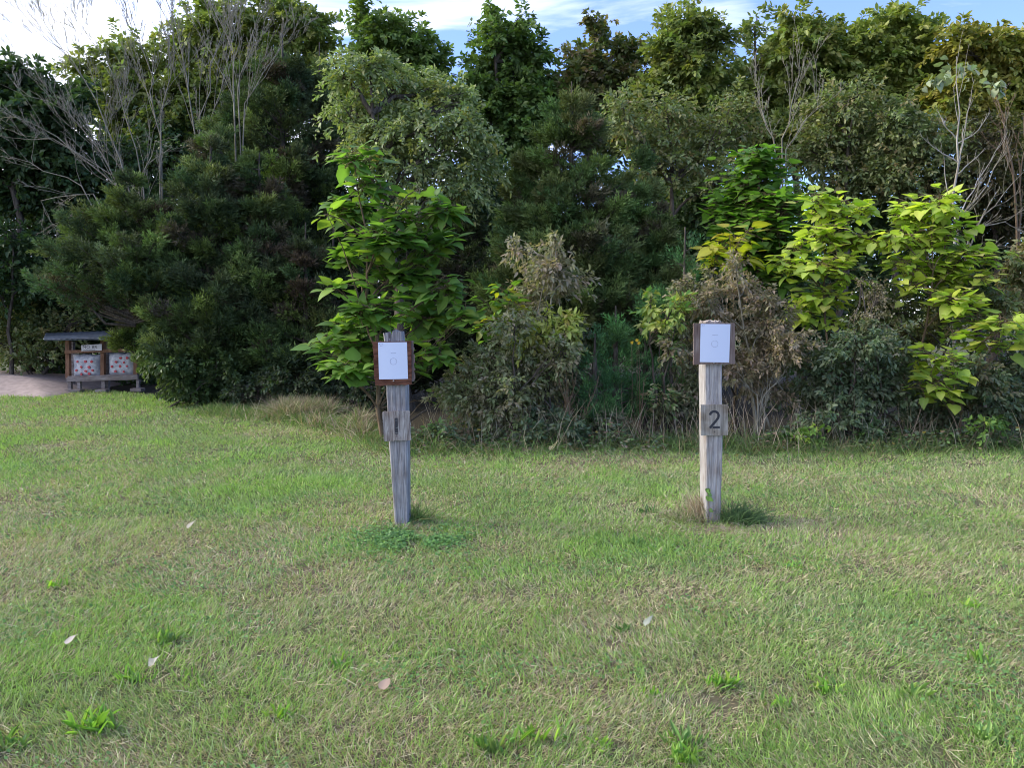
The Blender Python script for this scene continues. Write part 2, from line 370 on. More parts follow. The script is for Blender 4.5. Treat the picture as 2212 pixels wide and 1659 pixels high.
# palettes (linear albedo)
P_back = [(0.209, 0.268, 0.079), (0.275, 0.304, 0.089), (0.143, 0.189, 0.058), (0.319, 0.326, 0.095, 0.5)]
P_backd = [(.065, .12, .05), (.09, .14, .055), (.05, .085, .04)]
P_brn = [(.22, .18, .09), (.18, .19, .08), (.24, .17, .10, .6), (.15, .18, .07)]
P_yel = [(.36, .32, .07), (.28, .29, .07), (.20, .24, .065, 1.3), (.38, .29, .07, .4)]
P_elm = [(0.257, 0.324, 0.148), (0.199, 0.257, 0.118), (0.339, 0.369, 0.173), (0.491, 0.425, 0.099, 0.12)]
P_mid = [(0.196, 0.252, 0.105), (0.252, 0.266, 0.119), (0.154, 0.196, 0.084), (0.294, 0.224, 0.112, 0.35)]
P_cat = [(0.145, 0.266, 0.062), (0.196, 0.322, 0.068), (0.114, 0.212, 0.057), (0.279, 0.368, 0.062, 0.4)]
P_catd = [(0.143, 0.263, 0.052), (0.182, 0.332, 0.052), (0.104, 0.194, 0.046)]
P_caty = [(.50, .58, .11), (.42, .52, .10), (.60, .60, .13, .8), (.30, .40, .09), (.62, .48, .24, .15)]
P_ced = [(.06, .095, .04), (.09, .13, .045), (.075, .10, .045), (.09, .075, .05, .5), (.11, .15, .045)]
P_cedd = [(.05, .07, .035), (.065, .085, .04), (.07, .06, .045, .3)]
P_jun = [(.07, .17, .06), (.10, .21, .07), (.05, .12, .05)]
P_shbr = [(0.29, 0.274, 0.172), (0.246, 0.267, 0.138), (0.203, 0.258, 0.11), (0.334, 0.274, 0.193, 0.5)]
P_shgr = [(0.321, 0.304, 0.203), (0.254, 0.254, 0.152), (0.338, 0.27, 0.203)]
P_red = [(0.317, 0.246, 0.18), (0.265, 0.213, 0.148), (0.239, 0.226, 0.136), (0.358, 0.266, 0.198, 0.5)]
P_shd = [(0.125, 0.181, 0.106), (0.163, 0.2, 0.119), (0.188, 0.188, 0.119, 0.6), (0.1, 0.15, 0.081)]
P_yg = [(0.39, 0.439, 0.098), (0.293, 0.357, 0.098), (0.455, 0.406, 0.13)]

# ------------------------------------------------------------------ ground
def axis(lo, hi, fine_lo, fine_hi, step, far):
    a = np.arange(fine_lo, fine_hi + step * .5, step); k = np.geomspace(step, far, 26)
    return np.concatenate([fine_lo - np.cumsum(k)[::-1], a, fine_hi + np.cumsum(k)])
gx = axis(0, 0, -14, 14, .16, 60); gy = axis(0, 0, 1, 19, .16, 60)
GX, GY = np.meshgrid(gx, gy); flat = np.clip(1 - (np.hypot(GX, GY) - 30) / 30, 0, 1)
V = np.stack([GX, GY, gz(GX, GY) * flat], -1).reshape(-1, 3)
nx, ny = len(gx), len(gy); I = np.arange(nx * ny).reshape(ny, nx)
Fc = np.stack([I[:-1, :-1], I[:-1, 1:], I[1:, 1:], I[1:, :-1]], -1).reshape(-1, 4)
def edge_y(x): return np.interp(x, [-16, -9, -6.8, -5.5, -3.6, -2.2, -1.3, 8, 16], [17.2, 17.2, 15.6, 14.2, 13.2, 11.8, 9.9, 9.8, 9.9])
def dryness(x, y): return np.clip((fbm(x, y, 1.1, 4) - .5) * 2.0 + .53 - np.clip((y - 5.5) * .055, -.1, .26), 0, 1)
x_, y_ = V[:, 0], V[:, 1]
dr = dryness(x_, y_)[:, None]; soil = np.clip((y_ - edge_y(x_) + .2) / .5 + (fbm(x_, y_, .8) - .5) * 1.2, 0, 1)[:, None]
soil[np.hypot(x_, y_) > 28] = 0.3
gc = (np.array([.10, .125, .05]) * (1 - dr) + np.array([.16, .13, .085]) * dr) * (1 - soil) + np.array([.05, .042, .028]) * soil
raw_mesh('ground', V, Fc, M_ground, gc)['kind'] = 'structure'

# sand mound on the far left
n1, n2 = 60, 40; sx = np.linspace(-14.2, -9.15, n1); sy = np.linspace(15.7, 20.0, n2); SX, SY = np.meshgrid(sx, sy)
e = np.clip(np.minimum.reduce([(SX + 14.2) / 1.2, (-9.15 - SX) / 1.5, (SY - 15.7 - .25 * np.sin(SX * 1.7)) / 1.5, (20 - SY) / 1.5]), 0, 1)
SZ = -.03 + e ** .8 * .36 * (0.75 + .5 * fbm(SX, SY, 1.5)) + (fbm(SX, SY, .25, 3) - .5) * .05 * e
I = np.arange(n1 * n2).reshape(n2, n1)
M_sand = plain_mat('sand', (.36, .29, .27), .95, 0, .25, 9.)
raw_mesh('sand_mound', np.stack([SX, SY, SZ + gz(SX, SY)], -1).reshape(-1, 3), np.stack([I[:-1, :-1], I[:-1, 1:], I[1:, 1:], I[1:, :-1]], -1).reshape(-1, 4), M_sand)['kind'] = 'structure'

# ------------------------------------------------------------------ lawn
def lawn():
    rng = np.random.default_rng(3); parts = []
    bands = [(2.0, 3.2, 17000, 1), (3.2, 4.4, 12500, 1), (4.4, 6.2, 7500, 1), (6.2, 8.5, 4300, 1), (8.5, 11.5, 1900, 0), (11.5, 17.4, 1000, 0)]
    G = np.array([(.275, .39, .125), (.345, .46, .155), (.20, .30, .11), (.36, .435, .22)])
    Tn = np.array([(.50, .43, .29), (.43, .36, .24), (.60, .54, .39), (.37, .29, .20)])
    for y0, y1, dens, full in bands:
        w = .68 * y1 + 1.0; n = int(dens * (y1 - y0) * 2 * w)
        x = rng.uniform(-w, w, n); y = rng.uniform(y0, y1, n)
        keep = (y < edge_y(x) + .3) & (fbm(x, y, .13, 2) + rng.random(n) * .5 > .52)
        x, y = x[keep], y[keep]; n = len(x); dr = dryness(x, y); lush = fbm(x + 40, y, .45, 3)
        dry = rng.random(n) < dr * .62 + .06
        c = np.where(dry[:, None], Tn[rng.integers(0, 4, n)], G[rng.integers(0, 4, n)]) * rng.uniform(.75, 1.22, (n, 1))
        c = np.where((~dry & (lush > .55))[:, None], c * np.array([.97, 1.09, .82]), c)
        far = np.clip((y - 2) / 10, 0, 1.3)
        h = rng.uniform(.024, .060, n) * (.75 + .6 * lush) * (1 + .35 * far); h = np.where(dry, h * .8, h)
        wd = (.0026 + .0072 * far) * rng.uniform(.7, 1.3, n)
        az = rng.uniform(0, 2 * np.pi, n); swirl = fbm(x, y, .8, 2) * 9; az = np.where(rng.random(n) < .5, az, swirl + rng.normal(0, .6, n))
        tl = np.where(dry, rng.uniform(.5, 1.45, n), rng.uniform(.15, 1.15, n))
        D = np.stack([np.cos(az) * np.sin(tl), np.sin(az) * np.sin(tl), np.cos(tl)], -1)
        P = np.stack([x, y, gz(x, y) - .004 + rng.uniform(0, .012, n) * dry], -1)
        Nn = np.stack([rng.normal(size=n), rng.normal(size=n) - .6, np.full(n, .5)], -1)
        parts.append(scatter(BLADE if full else NEEDLE, P, D, Nn, h, c, wd * (1 if full else 1.25)))
    # clover and small broad leaves grown through the turf
    n = 60000; y = 2.1 + 7.5 * rng.random(n) ** 1.5; x = rng.uniform(-1, 1, n) * (.68 * y + .8)
    keep = fbm(x + 9, y + 3, .5, 3) + rng.normal(0, .05, n) > .56; x, y = x[keep], y[keep]; n = len(x); az = rng.uniform(0, 6.28, n)
    D = np.stack([np.cos(az), np.sin(az), rng.uniform(0, .6, n)], -1); P = np.stack([x, y, gz(x, y) + rng.uniform(.008, .03, n)], -1)
    sz = rng.uniform(.008, .018, n) * (1 + .06 * y); parts.append(scatter(OVAL, P, D, np.array([0, -.3, 1.]) + rng.normal(0, .35, (n, 3)), sz, np.array([.13, .25, .08]) * rng.uniform(.75, 1.4, (n, 1)), sz * 1.7))
    # long straws of dead thatch lying across the turf, and a few taller stray blades
    n = 4500; y = 2.1 + 6 * rng.random(n) ** 1.4; x = rng.uniform(-1, 1, n) * (.68 * y + .8); keep = dryness(x, y) + rng.random(n) * .5 > .62; x, y = x[keep], y[keep]; n = len(x)
    az = rng.uniform(0, 6.28, n); D = np.stack([np.cos(az), np.sin(az), rng.uniform(.02, .45, n)], -1)
    parts.append(scatter(BLADE, np.stack([x, y, gz(x, y) + rng.uniform(.01, .03, n)], -1), D, np.array([0, -.3, 1.]) + rng.normal(0, .3, (n, 3)), rng.uniform(.04, .11, n), Tn[rng.integers(0, 4, n)] * rng.uniform(.7, 1.25, (n, 1)), np.full(n, .0018) + .0004 * y))
    n = 7000; y = 2.1 + 7 * rng.random(n) ** 1.4; x = rng.uniform(-1, 1, n) * (.68 * y + .8); keep = fbm(x + 20, y, .35, 3) > .52; x, y = x[keep], y[keep]; n = len(x)
    az = rng.uniform(0, 6.28, n); D = np.stack([np.cos(az) * .5, np.sin(az) * .5, np.ones(n)], -1)
    parts.append(scatter(BLADE, np.stack([x, y, gz(x, y)], -1), D, rng.normal(size=(n, 3)), rng.uniform(.06, .10, n), G[rng.integers(0, 4, n)] * rng.uniform(.8, 1.2, (n, 1)), .004 + .0005 * y))
    V, Fc, C = merge(parts); o = raw_mesh('lawn_grass', V, Fc, M_grass, C)
    tag(o, 'short mown lawn grass with green and straw coloured patches', 'grass', kind='stuff')
lawn()

def strands(name, label, cat, P, h, pal, seed, tilt=(.05, .6), width=.006, kind='stuff', lean=(0, 0), group=None, tmpl=BLADE):
    rng = np.random.default_rng(seed); n = len(P); az = rng.uniform(0, 2 * np.pi, n); tl = rng.uniform(*tilt, n)
    D = np.stack([np.cos(az) * np.sin(tl) + lean[0], np.sin(az) * np.sin(tl) + lean[1], np.cos(tl)], -1)
    hh = h * rng.uniform(.45, 1.15, n)
    # two-joint arching blade: lower part, then a drooping upper part
    V1 = scatter(BLADE, P, D, rng.normal(size=(n, 3)) + np.array([0, -.6, .2]), hh, palette(pal, n, rng, .3), width * rng.uniform(.7, 1.3, n))
    v = V1[0].reshape(n, 5, 3).copy(); out_ = np.stack([np.cos(az), np.sin(az), -np.full(n, .7)], -1)
    v[:, 4] += out_ * (hh * .35 * np.sin(tl + .25))[:, None]; v[:, 2:4] += (out_ * (hh * .06)[:, None])[:, None]
    o = raw_mesh(name, v.reshape(-1, 3), V1[1], M_grass, V1[2])
    return tag(o, label, cat, group, kind)
P_tan = [(.40, .33, .25), (.32, .25, .19), (.50, .43, .35), (.24, .18, .14)]
P_gg = [(.13, .22, .06), (.17, .26, .08), (.10, .17, .05), (.22, .26, .12)]
rng = np.random.default_rng(21)
# tall dry grass band in front of the big cedar
n = 26000; px = rng.uniform(505, 850, n); x = (px - CX) / F * 13.0; y = edge_y(x) + rng.normal(-.15, .4, n); kk = fbm(x * 1.0, y, .7, 3) > .5; x, y = x[kk], y[kk]
strands('dry_grass', 'tall straw coloured dry grass below the dark cedar', 'grass', np.stack([x, y, gz(x, y)], -1), .36 * (.5 + fbm(x, y, .6)), P_tan + [(.15, .22, .08, 1.8)], 5, (.1, 1.0), .009)
n = 6000; x = rng.uniform(-5.2, -1.2, n); y = edge_y(x) - .55 + rng.normal(0, .3, n)
strands('tall_green_grass', 'unmown green grass fringe before the dry grass', 'grass', np.stack([x, y, gz(x, y)], -1), .22 * (.4 + fbm(x, y, .6)), P_gg + [(.34, .28, .18, .5)], 6, (.1, .8), .009)
# unmown fringe and stems under the shrubs on the right
n = 13000; x = rng.uniform(-1.5, 7.6, n); y = 9.75 + rng.normal(0, .28, n) + .15 * np.sin(x * 1.3)
strands('fringe_grass', 'rough grass and weeds fringing the foot of the shrubs', 'grass', np.stack([x, y, gz(x, y)], -1), np.where(rng.random(n) < .4, .34, .18) * (.35 + fbm(x, y, .5)), P_gg + [(.24, .19, .12, 1.6), (.10, .15, .06, 2)], 8, (.1, 1.1), .009)
n = 800; x = rng.uniform(-1.2, 7.5, n); y = 10.0 + rng.normal(0, .3, n)
strands('dry_stems', 'thin pale upright dead stems under the shrubs', 'dead stems', np.stack([x, y, gz(x, y)], -1), .75 * (.3 + fbm(x, y, .7)), P_tan, 9, (.0, .45), .007)

def broad_cover(name, label, cat, x, y, size, pal, seed, h=.04):
    rng = np.random.default_rng(seed); n = len(x); az = rng.uniform(0, 6.28, n)
    P = np.stack([x, y, gz(x, y) + rng.uniform(.2, 1, n) * h], -1); D = np.stack([np.cos(az), np.sin(az), rng.uniform(-.2, .5, n)], -1)
    V, Fc, C = scatter(OVAL, P, D, np.array([0, -.25, 1.]) + rng.normal(0, .3, (n, 3)), size * rng.uniform(.6, 1.3, n), palette(pal, n, rng, .25), size * 1.7)
    return tag(raw_mesh(name, V, Fc, M_leaf, C), label, cat, None, 'stuff')
b1 = ground_at(880, 1165); n = 6500
a = rng.uniform(0, 6.28, n); r = np.abs(rng.normal(0, 1, n)); x = b1[0] + .05 + np.cos(a) * r * .27; y = b1[1] - .05 + np.sin(a) * r * .24; kk = fbm(x, y, .22, 2) + rng.normal(0, .06, n) > .46; x, y = x[kk], y[kk]
broad_cover('clover_patch', 'green clover spreading round the foot of the post with the red board', 'clover', x, y, .022, [(.12, .25, .07), (.17, .32, .09), (.09, .19, .06)], 4, .045)
n = 7000; x = rng.uniform(-1.5, 7.6, n); y = 9.9 + rng.normal(0, .28, n)
broad_cover('ground_ivy', 'low broad leaved weeds and litter beneath the shrubs', 'weeds', x, y, .05, P_shd + [(.12, .2, .06), (.20, .15, .10, 1.0), (.34, .28, .06, .06)], 14, .62 * np.clip(fbm(x, y * .3, .55, 3) - .3, .02, 1))

def rosette(px, py, label, size, n, seed, pal=((.20, .36, .05), (.15, .30, .05), (.26, .40, .06)), leaf=LANCE, wide=1.5, group='bright green weeds in the lawn', lift=(.25, 1.15), name='lawn_weed'):
    rng = np.random.default_rng(seed); b = ground_at(px, py); b[2] = gz(b[0], b[1])
    az = rng.uniform(0, 6.28, n); tl = rng.uniform(*lift, n); r = rng.random(n) * size * .5; a2 = rng.uniform(0, 6.28, n)
    size = size * .8; P = np.stack([b[0] + np.cos(a2) * r * 1.5, b[1] + np.sin(a2) * r, np.full(n, b[2])], -1); wide = rng.uniform(.55, 1.05)
    D = np.stack([np.cos(az) * np.sin(tl), np.sin(az) * np.sin(tl), np.cos(tl)], -1)
    V, Fc, C = scatter(leaf, P, D, np.array([0, 0, 1.]) + rng.normal(0, .3, (n, 3)), size * rng.uniform(.5, 1.1, n), palette(list(pal), n, rng), size * wide * rng.uniform(.5, 1.1, n))
    V[:, 2] = np.maximum(V[:, 2], b[2])
    return tag(raw_mesh(name, V, Fc, M_leaf, C), label, 'weed', group)
D_ = 'bright green weed tuft '
for i, (px, py, s, n, lb) in enumerate([
    (1062, 1632, .12, 42, D_ + 'at the bottom edge of the lawn, left of the spread-leaf one'),
    (1163, 1600, .13, 20, 'weed with long spread leaves, bottom centre of the lawn'),
    (1301, 1618, .09, 12, 'small narrow weed between the spread leaf weed and the pair'),
    (1477, 1612, .10, 26, D_ + 'upper of the pair at bottom right of centre'),
    (1476, 1650, .10, 40, D_ + 'lower of the bottom right pair, cut by the frame'),
    (1419, 1508, .08, 16, D_ + 'small and upright, right of centre in the lower lawn'),
    (1346, 1368, .09, 16, 'dark green flat weed in the middle of the lawn, right of centre'),
    (1560, 1485, .10, 40, D_ + 'broad and dense, in the lawn below the post numbered 2'),
    (1785, 1498, .10, 28, D_ + 'of the lower lawn, midway between post 2 and right edge'),
    (1963, 1508, .10, 20, 'grassy green weed in the lower right of the lawn'),
    (2096, 1318, .10, 18, 'green weed near the right edge, mid height of the lawn'),
    (1680, 1530, .09, 15, 'thin leaved green weed below and right of the dense weed tuft'),
    (2123, 1606, .10, 30, 'tall green weed in the bottom right corner of the lawn'),
    (1721, 1230, .09, 14, 'yellowish green weed right of the foot of post 2'),
    (2106, 1432, .11, 18, 'broad arching weed by the right edge of the lower lawn'),
    (346, 1394, .12, 34, D_ + 'widest one in the left half of the lawn'),
    (214, 1580, .13, 40, D_ + 'brightest one, at bottom left of the lawn'),
    (287, 1476, .11, 26, 'green weed tuft just left of a white fallen leaf'),
    (398, 1470, .09, 18, 'green weed tuft just right of a white fallen leaf'),
    (737, 1444, .09, 20, 'green weed tuft left of centre, above the pink fallen leaf'),
    (605, 1556, .09, 16, 'low green weed in the lower lawn, left of the pink fallen leaf'),
    (8, 1620, .11, 30, 'green weed tuft at the extreme left edge of the lower lawn'),
    (121, 1272, .09, 16, 'green weed tuft high up at the left of the lawn'),
    (1395, 1112, .12, 16, 'dark dock weed with upright leaves left of post 2'),
    (1372, 1180, .10, 10, 'blue green broad weed left of the foot of post 2')]):
    rosette(px, py, lb, s, n, 40 + i, pal=((.09, .19, .06), (.12, .22, .06)) if ('dark' in lb or 'blue' in lb) else ((.22, .40, .07), (.17, .33, .07), (.30, .46, .08)) if i % 3 else ((.16, .29, .09), (.2, .32, .08), (.24, .34, .1)))

def fallen(px, py, s, c, label, seed, yaw):
    b = ground_at(px, py); rng = np.random.default_rng(seed)
    P = np.array([[b[0], b[1], gz(b[0], b[1]) + .035]]); D = np.array([[math.cos(yaw), math.sin(yaw), .5]]); s = s * .85
    V, Fc, C = scatter(HEART, P, D, np.array([[0, -.5, 1.]]), s, np.array([c]), s * .8)
    V[:, 2] += (V[:, 0] - b[0]) ** 2 * 9 + rng.normal(0, .004, len(V)); V[:, 2] = np.maximum(V[:, 2], gz(b[0], b[1]) + .012)
    tag(raw_mesh('fallen_leaf', V, Fc, M_leaf, C), label, 'fallen leaf', 'dead leaves fallen on the lawn')
fallen(826, 1508, .085, (.42, .30, .24), 'pinkish tan fallen leaf on the grass at lower centre left', 1, 1.2)
fallen(142, 1408, .075, (.40, .35, .34), 'pale rounded fallen leaf on the grass at the left', 2, .5)
fallen(322, 1453, .06, (.40, .38, .34), 'small white fallen leaf between two green weeds', 3, .2)
fallen(1392, 1364, .06, (.30, .32, .28), 'faint whitish fallen leaf on the lawn right of centre', 4, .1)
fallen(1188, 978, .13, (.42, .36, .22), 'larger tan fallen leaf at the foot of the brown bush', 5, .3)
fallen(1352, 976, .11, (.48, .36, .30), 'pinkish fallen leaf on the lawn edge below the green juniper', 6, 2.3)
fallen(405, 1150, .09, (.26, .24, .21), 'greyish fallen leaf on the lawn, left of post 1', 7, .3)

# ------------------------------------------------------------------ trees: back row
G_b = 'tall leafy trees along the back'
BK = dict(cat='tree', leaf=OVAL, size=.155, aspect=1.05, per=42, sigma=.26, droop=.6, trunk=.15, group=G_b, jag=.3, lsc=.8, rise=.6)
def back(label, Y, base, lobes, pal, tips, seed, **k):
    a = dict(BK); a.update(k); cat = a.pop('cat'); lobes = lobes + [(base - 70, 215, 75, 60), (base + 70, 220, 75, 60), (base, 290, 110, 65)]
    leafy('tall_tree', label, cat, Y, base, lobes, pal, tips=int(tips * 1.7), seed=seed, **a)
back('sunlit leafy tree behind the left dead trees, lower left one', 22, 330, [(190, 150, 60, 45), (280, 120, 80, 45), (330, 200, 110, 70), (400, 100, 70, 60), (390, 270, 100, 60), (260, 260, 90, 60), (330, 340, 120, 60)], P_back, 420, 1)
back('sunlit leafy tree behind the dead branches, taller with top out of frame', 22, 520, [(470, 60, 90, 70), (590, 40, 110, 70), (680, 70, 50, 60), (560, 140, 120, 60), (640, 160, 90, 60), (480, 190, 110, 60)], P_back, 480, 2)
back('tree with a green slope-shouldered crown right of the first sky gap', 21, 820, [(775, 30, 30, 40), (830, 75, 65, 50), (890, 100, 55, 45), (935, 130, 25, 35), (830, 130, 80, 50), (900, 160, 70, 50), (850, 200, 110, 50)], [(.17, .26, .07), (.21, .29, .075), (.12, .18, .055)], 420, 3)
back('dark round-topped tree with two thin spires, centre of the skyline', 21, 1095, [(1062, 25, 16, 28), (1130, 40, 18, 30), (1080, 85, 65, 40), (1150, 105, 45, 38), (1050, 150, 50, 40), (1110, 160, 85, 50), (1120, 225, 75, 45), (1060, 215, 50, 40)], [(.13, .21, .06), (.17, .26, .065), (.10, .15, .05)], 360, 4)
back('browning tree in the dip of the skyline right of centre', 21.5, 1310, [(1285, 75, 32, 42), (1340, 110, 50, 40), (1260, 130, 40, 40), (1310, 170, 80, 50), (1230, 190, 50, 40), (1380, 200, 50, 50)], P_brn + [(.08, .12, .03, 2)], 300, 5)
back('tall olive green tree with rounded crown right of the browning tree', 20.5, 1490, [(1480, 50, 65, 48), (1540, 90, 40, 50), (1440, 110, 50, 50), (1500, 150, 90, 55), (1430, 200, 60, 50), (1520, 230, 90, 50), (1470, 290, 80, 45)], P_back, 420, 6)
back('narrow broken-topped tree with a thin left spire', 21, 1650, [(1630, 60, 16, 32), (1660, 100, 36, 30), (1640, 150, 55, 40), (1680, 200, 80, 50), (1650, 260, 70, 50)], P_back, 240, 7)
back('domed green tree left of the white cloud on the right', 20.5, 1740, [(1720, 50, 45, 35), (1780, 75, 35, 40), (1740, 115, 85, 50), (1800, 150, 60, 40), (1750, 190, 100, 45)], P_back, 360, 8)
back('broad green tree below the white cloud on the right', 20.5, 1900, [(1850, 80, 45, 35), (1930, 50, 50, 35), (1985, 70, 45, 35), (1900, 120, 110, 50), (1980, 150, 80, 40), (1870, 170, 90, 40), (1960, 205, 80, 40)], [(.19, .26, .07), (.25, .30, .08), (.29, .31, .08)], 460, 9)
back('golden yellow tree at the right end of the skyline', 19.5, 2140, [(2070, 85, 45, 32), (2130, 90, 55, 35), (2200, 95, 45, 40), (2110, 140, 90, 45), (2190, 170, 80, 60), (2080, 180, 60, 35), (2240, 130, 50, 60), (2170, 230, 80, 40)], P_yel, 460, 10)
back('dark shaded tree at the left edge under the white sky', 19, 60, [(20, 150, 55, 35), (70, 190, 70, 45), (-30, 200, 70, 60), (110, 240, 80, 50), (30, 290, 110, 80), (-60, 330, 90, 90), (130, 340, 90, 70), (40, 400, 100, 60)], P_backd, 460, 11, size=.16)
back('tree beyond the right edge of the frame', 20, 2420, [(2360, 120, 90, 60), (2400, 230, 110, 90), (2350, 330, 90, 70)], P_back, 220, 12)
back('tree beyond the left edge of the frame', 19, -160, [(-160, 160, 90, 80), (-180, 300, 110, 100), (-140, 450, 90, 100)], P_backd, 240, 13)

# middle layer
leafy('shrub', 'grey green bush filling the gap between the brown shrub and the juniper', 'shrub', 10.5, 1270, [(1230, 800, 50, 60), (1270, 860, 50, 50), (1240, 720, 36, 36), (1300, 900, 50, 30)], [(.14, .16, .09), (.18, .17, .12), (.11, .14, .07)], size=.06, aspect=.9, tips=170, per=24, sigma=.085, droop=.7, trunk=.02, seed=110, multistem=3)
leafy('shrub', 'grey green shrub between the juniper and post 2', 'shrub', 10.3, 1480, [(1490, 830, 50, 50), (1520, 880, 50, 40), (1450, 880, 40, 40), (1540, 800, 30, 50)], [(.13, .16, .08), (.17, .18, .10), (.22, .17, .13, .5)], size=.06, aspect=.9, tips=170, per=24, sigma=.085, droop=.7, trunk=.02, seed=111, multistem=3)
leafy('elm_tree', 'pale grey green tree with drooping leafy branches in the centre', 'tree', 13.6, 880, [(735, 160, 45, 40), (800, 140, 60, 40), (860, 190, 90, 55), (760, 230, 70, 50), (930, 190, 60, 45), (990, 210, 50, 40), (820, 280, 90, 60), (920, 280, 100, 60), (1010, 270, 60, 50), (880, 350, 130, 45), (980, 350, 90, 55), (1050, 340, 35, 40), (790, 340, 60, 35), (1000, 410, 70, 30), (920, 420, 80, 25)], P_elm, size=.085, aspect=1.0, tips=760, per=30, sigma=.15, droop=.65, trunk=.13, seed=30, jag=.5, lsc=.9, arch=.7)
G_m = 'mixed trees in front of the back row'
MD = dict(size=.10, tips=520, per=22, sigma=.17, droop=.6, trunk=.10, group=G_m, jag=.35)
leafy('hedgerow_tree', 'brownish green vine-hung tree right of the central cedar', 'tree', 16.5, 1500, [(1440, 240, 60, 50), (1540, 300, 80, 70), (1400, 330, 60, 60), (1460, 360, 90, 60), (1350, 250, 50, 60), (1600, 250, 50, 60), (1560, 390, 70, 50)], P_mid, seed=31, **MD)
leafy('hedgerow_tree', 'brownish grey leafy tree below the domed green tree', 'tree', 16.5, 1800, [(1790, 250, 60, 60), (1850, 210, 50, 50), (1830, 310, 90, 60), (1760, 330, 60, 50), (1870, 380, 90, 50)], P_mid, seed=32, **MD)
leafy('hedgerow_tree', 'dense dull green tree left of the pale bare sapling', 'tree', 16, 1960, [(1930, 260, 55, 55), (1990, 310, 80, 60), (1930, 370, 90, 60), (2030, 380, 60, 60)], P_mid, seed=33, **MD)
leafy('hedgerow_tree', 'dark brownish tree at the right edge behind the bare branches', 'tree', 16, 2170, [(2150, 300, 70, 60), (2130, 390, 90, 70), (2230, 400, 60, 90), (2170, 480, 90, 50)], [(.07, .075, .03), (.10, .08, .04), (.05, .06, .025)], seed=34, **MD)
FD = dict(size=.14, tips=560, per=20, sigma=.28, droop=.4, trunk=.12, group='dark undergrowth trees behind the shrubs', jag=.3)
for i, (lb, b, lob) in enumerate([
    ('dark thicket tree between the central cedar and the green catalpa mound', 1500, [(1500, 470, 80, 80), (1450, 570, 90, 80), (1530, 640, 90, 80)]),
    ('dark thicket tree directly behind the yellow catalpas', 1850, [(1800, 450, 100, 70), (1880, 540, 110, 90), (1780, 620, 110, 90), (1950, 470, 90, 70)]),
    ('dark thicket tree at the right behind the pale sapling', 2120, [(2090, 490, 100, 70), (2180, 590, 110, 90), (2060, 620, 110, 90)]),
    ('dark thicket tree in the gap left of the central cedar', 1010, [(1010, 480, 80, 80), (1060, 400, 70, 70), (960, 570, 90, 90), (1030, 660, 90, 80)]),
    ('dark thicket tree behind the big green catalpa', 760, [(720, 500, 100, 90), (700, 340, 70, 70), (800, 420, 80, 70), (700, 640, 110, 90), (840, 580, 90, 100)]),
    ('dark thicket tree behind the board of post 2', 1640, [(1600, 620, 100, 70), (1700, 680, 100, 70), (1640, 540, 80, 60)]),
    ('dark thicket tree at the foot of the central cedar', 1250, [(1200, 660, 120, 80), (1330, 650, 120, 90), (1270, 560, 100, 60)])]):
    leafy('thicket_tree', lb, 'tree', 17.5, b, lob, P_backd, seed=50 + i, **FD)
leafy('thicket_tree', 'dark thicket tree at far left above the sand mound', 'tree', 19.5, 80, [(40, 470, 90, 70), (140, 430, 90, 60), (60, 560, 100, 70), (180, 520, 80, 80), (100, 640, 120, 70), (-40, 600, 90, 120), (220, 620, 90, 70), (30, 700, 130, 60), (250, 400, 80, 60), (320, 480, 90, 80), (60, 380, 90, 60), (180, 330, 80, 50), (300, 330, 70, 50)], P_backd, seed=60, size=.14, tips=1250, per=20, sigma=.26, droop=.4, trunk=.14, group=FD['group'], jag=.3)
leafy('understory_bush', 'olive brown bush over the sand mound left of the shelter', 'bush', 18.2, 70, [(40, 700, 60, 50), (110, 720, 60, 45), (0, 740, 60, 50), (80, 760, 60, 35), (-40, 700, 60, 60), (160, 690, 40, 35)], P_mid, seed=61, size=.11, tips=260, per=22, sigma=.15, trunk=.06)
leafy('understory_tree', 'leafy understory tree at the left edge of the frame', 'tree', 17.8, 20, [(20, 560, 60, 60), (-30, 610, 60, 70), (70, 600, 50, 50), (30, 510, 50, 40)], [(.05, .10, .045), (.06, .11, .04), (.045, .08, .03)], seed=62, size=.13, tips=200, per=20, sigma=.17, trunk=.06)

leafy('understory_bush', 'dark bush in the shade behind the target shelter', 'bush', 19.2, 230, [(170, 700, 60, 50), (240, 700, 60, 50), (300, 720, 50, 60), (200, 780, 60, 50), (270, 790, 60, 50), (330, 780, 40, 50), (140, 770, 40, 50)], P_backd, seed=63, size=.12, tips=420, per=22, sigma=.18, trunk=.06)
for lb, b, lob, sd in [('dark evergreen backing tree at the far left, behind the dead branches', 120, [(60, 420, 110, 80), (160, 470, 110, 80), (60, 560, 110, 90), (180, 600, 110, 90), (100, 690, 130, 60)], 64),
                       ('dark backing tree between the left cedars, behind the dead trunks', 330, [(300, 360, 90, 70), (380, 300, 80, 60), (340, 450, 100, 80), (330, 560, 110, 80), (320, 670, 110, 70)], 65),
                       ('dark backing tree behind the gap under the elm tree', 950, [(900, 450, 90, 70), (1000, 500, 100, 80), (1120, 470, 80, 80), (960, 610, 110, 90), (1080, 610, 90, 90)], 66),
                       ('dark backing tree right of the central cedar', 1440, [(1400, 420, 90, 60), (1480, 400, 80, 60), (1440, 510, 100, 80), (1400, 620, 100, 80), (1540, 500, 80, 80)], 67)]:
    leafy('thicket_tree', lb, 'tree', 21.5, b, lob, P_backd, seed=sd, size=.16, tips=560, per=22, sigma=.3, droop=.4, trunk=.14, group=FD['group'], jag=.3)
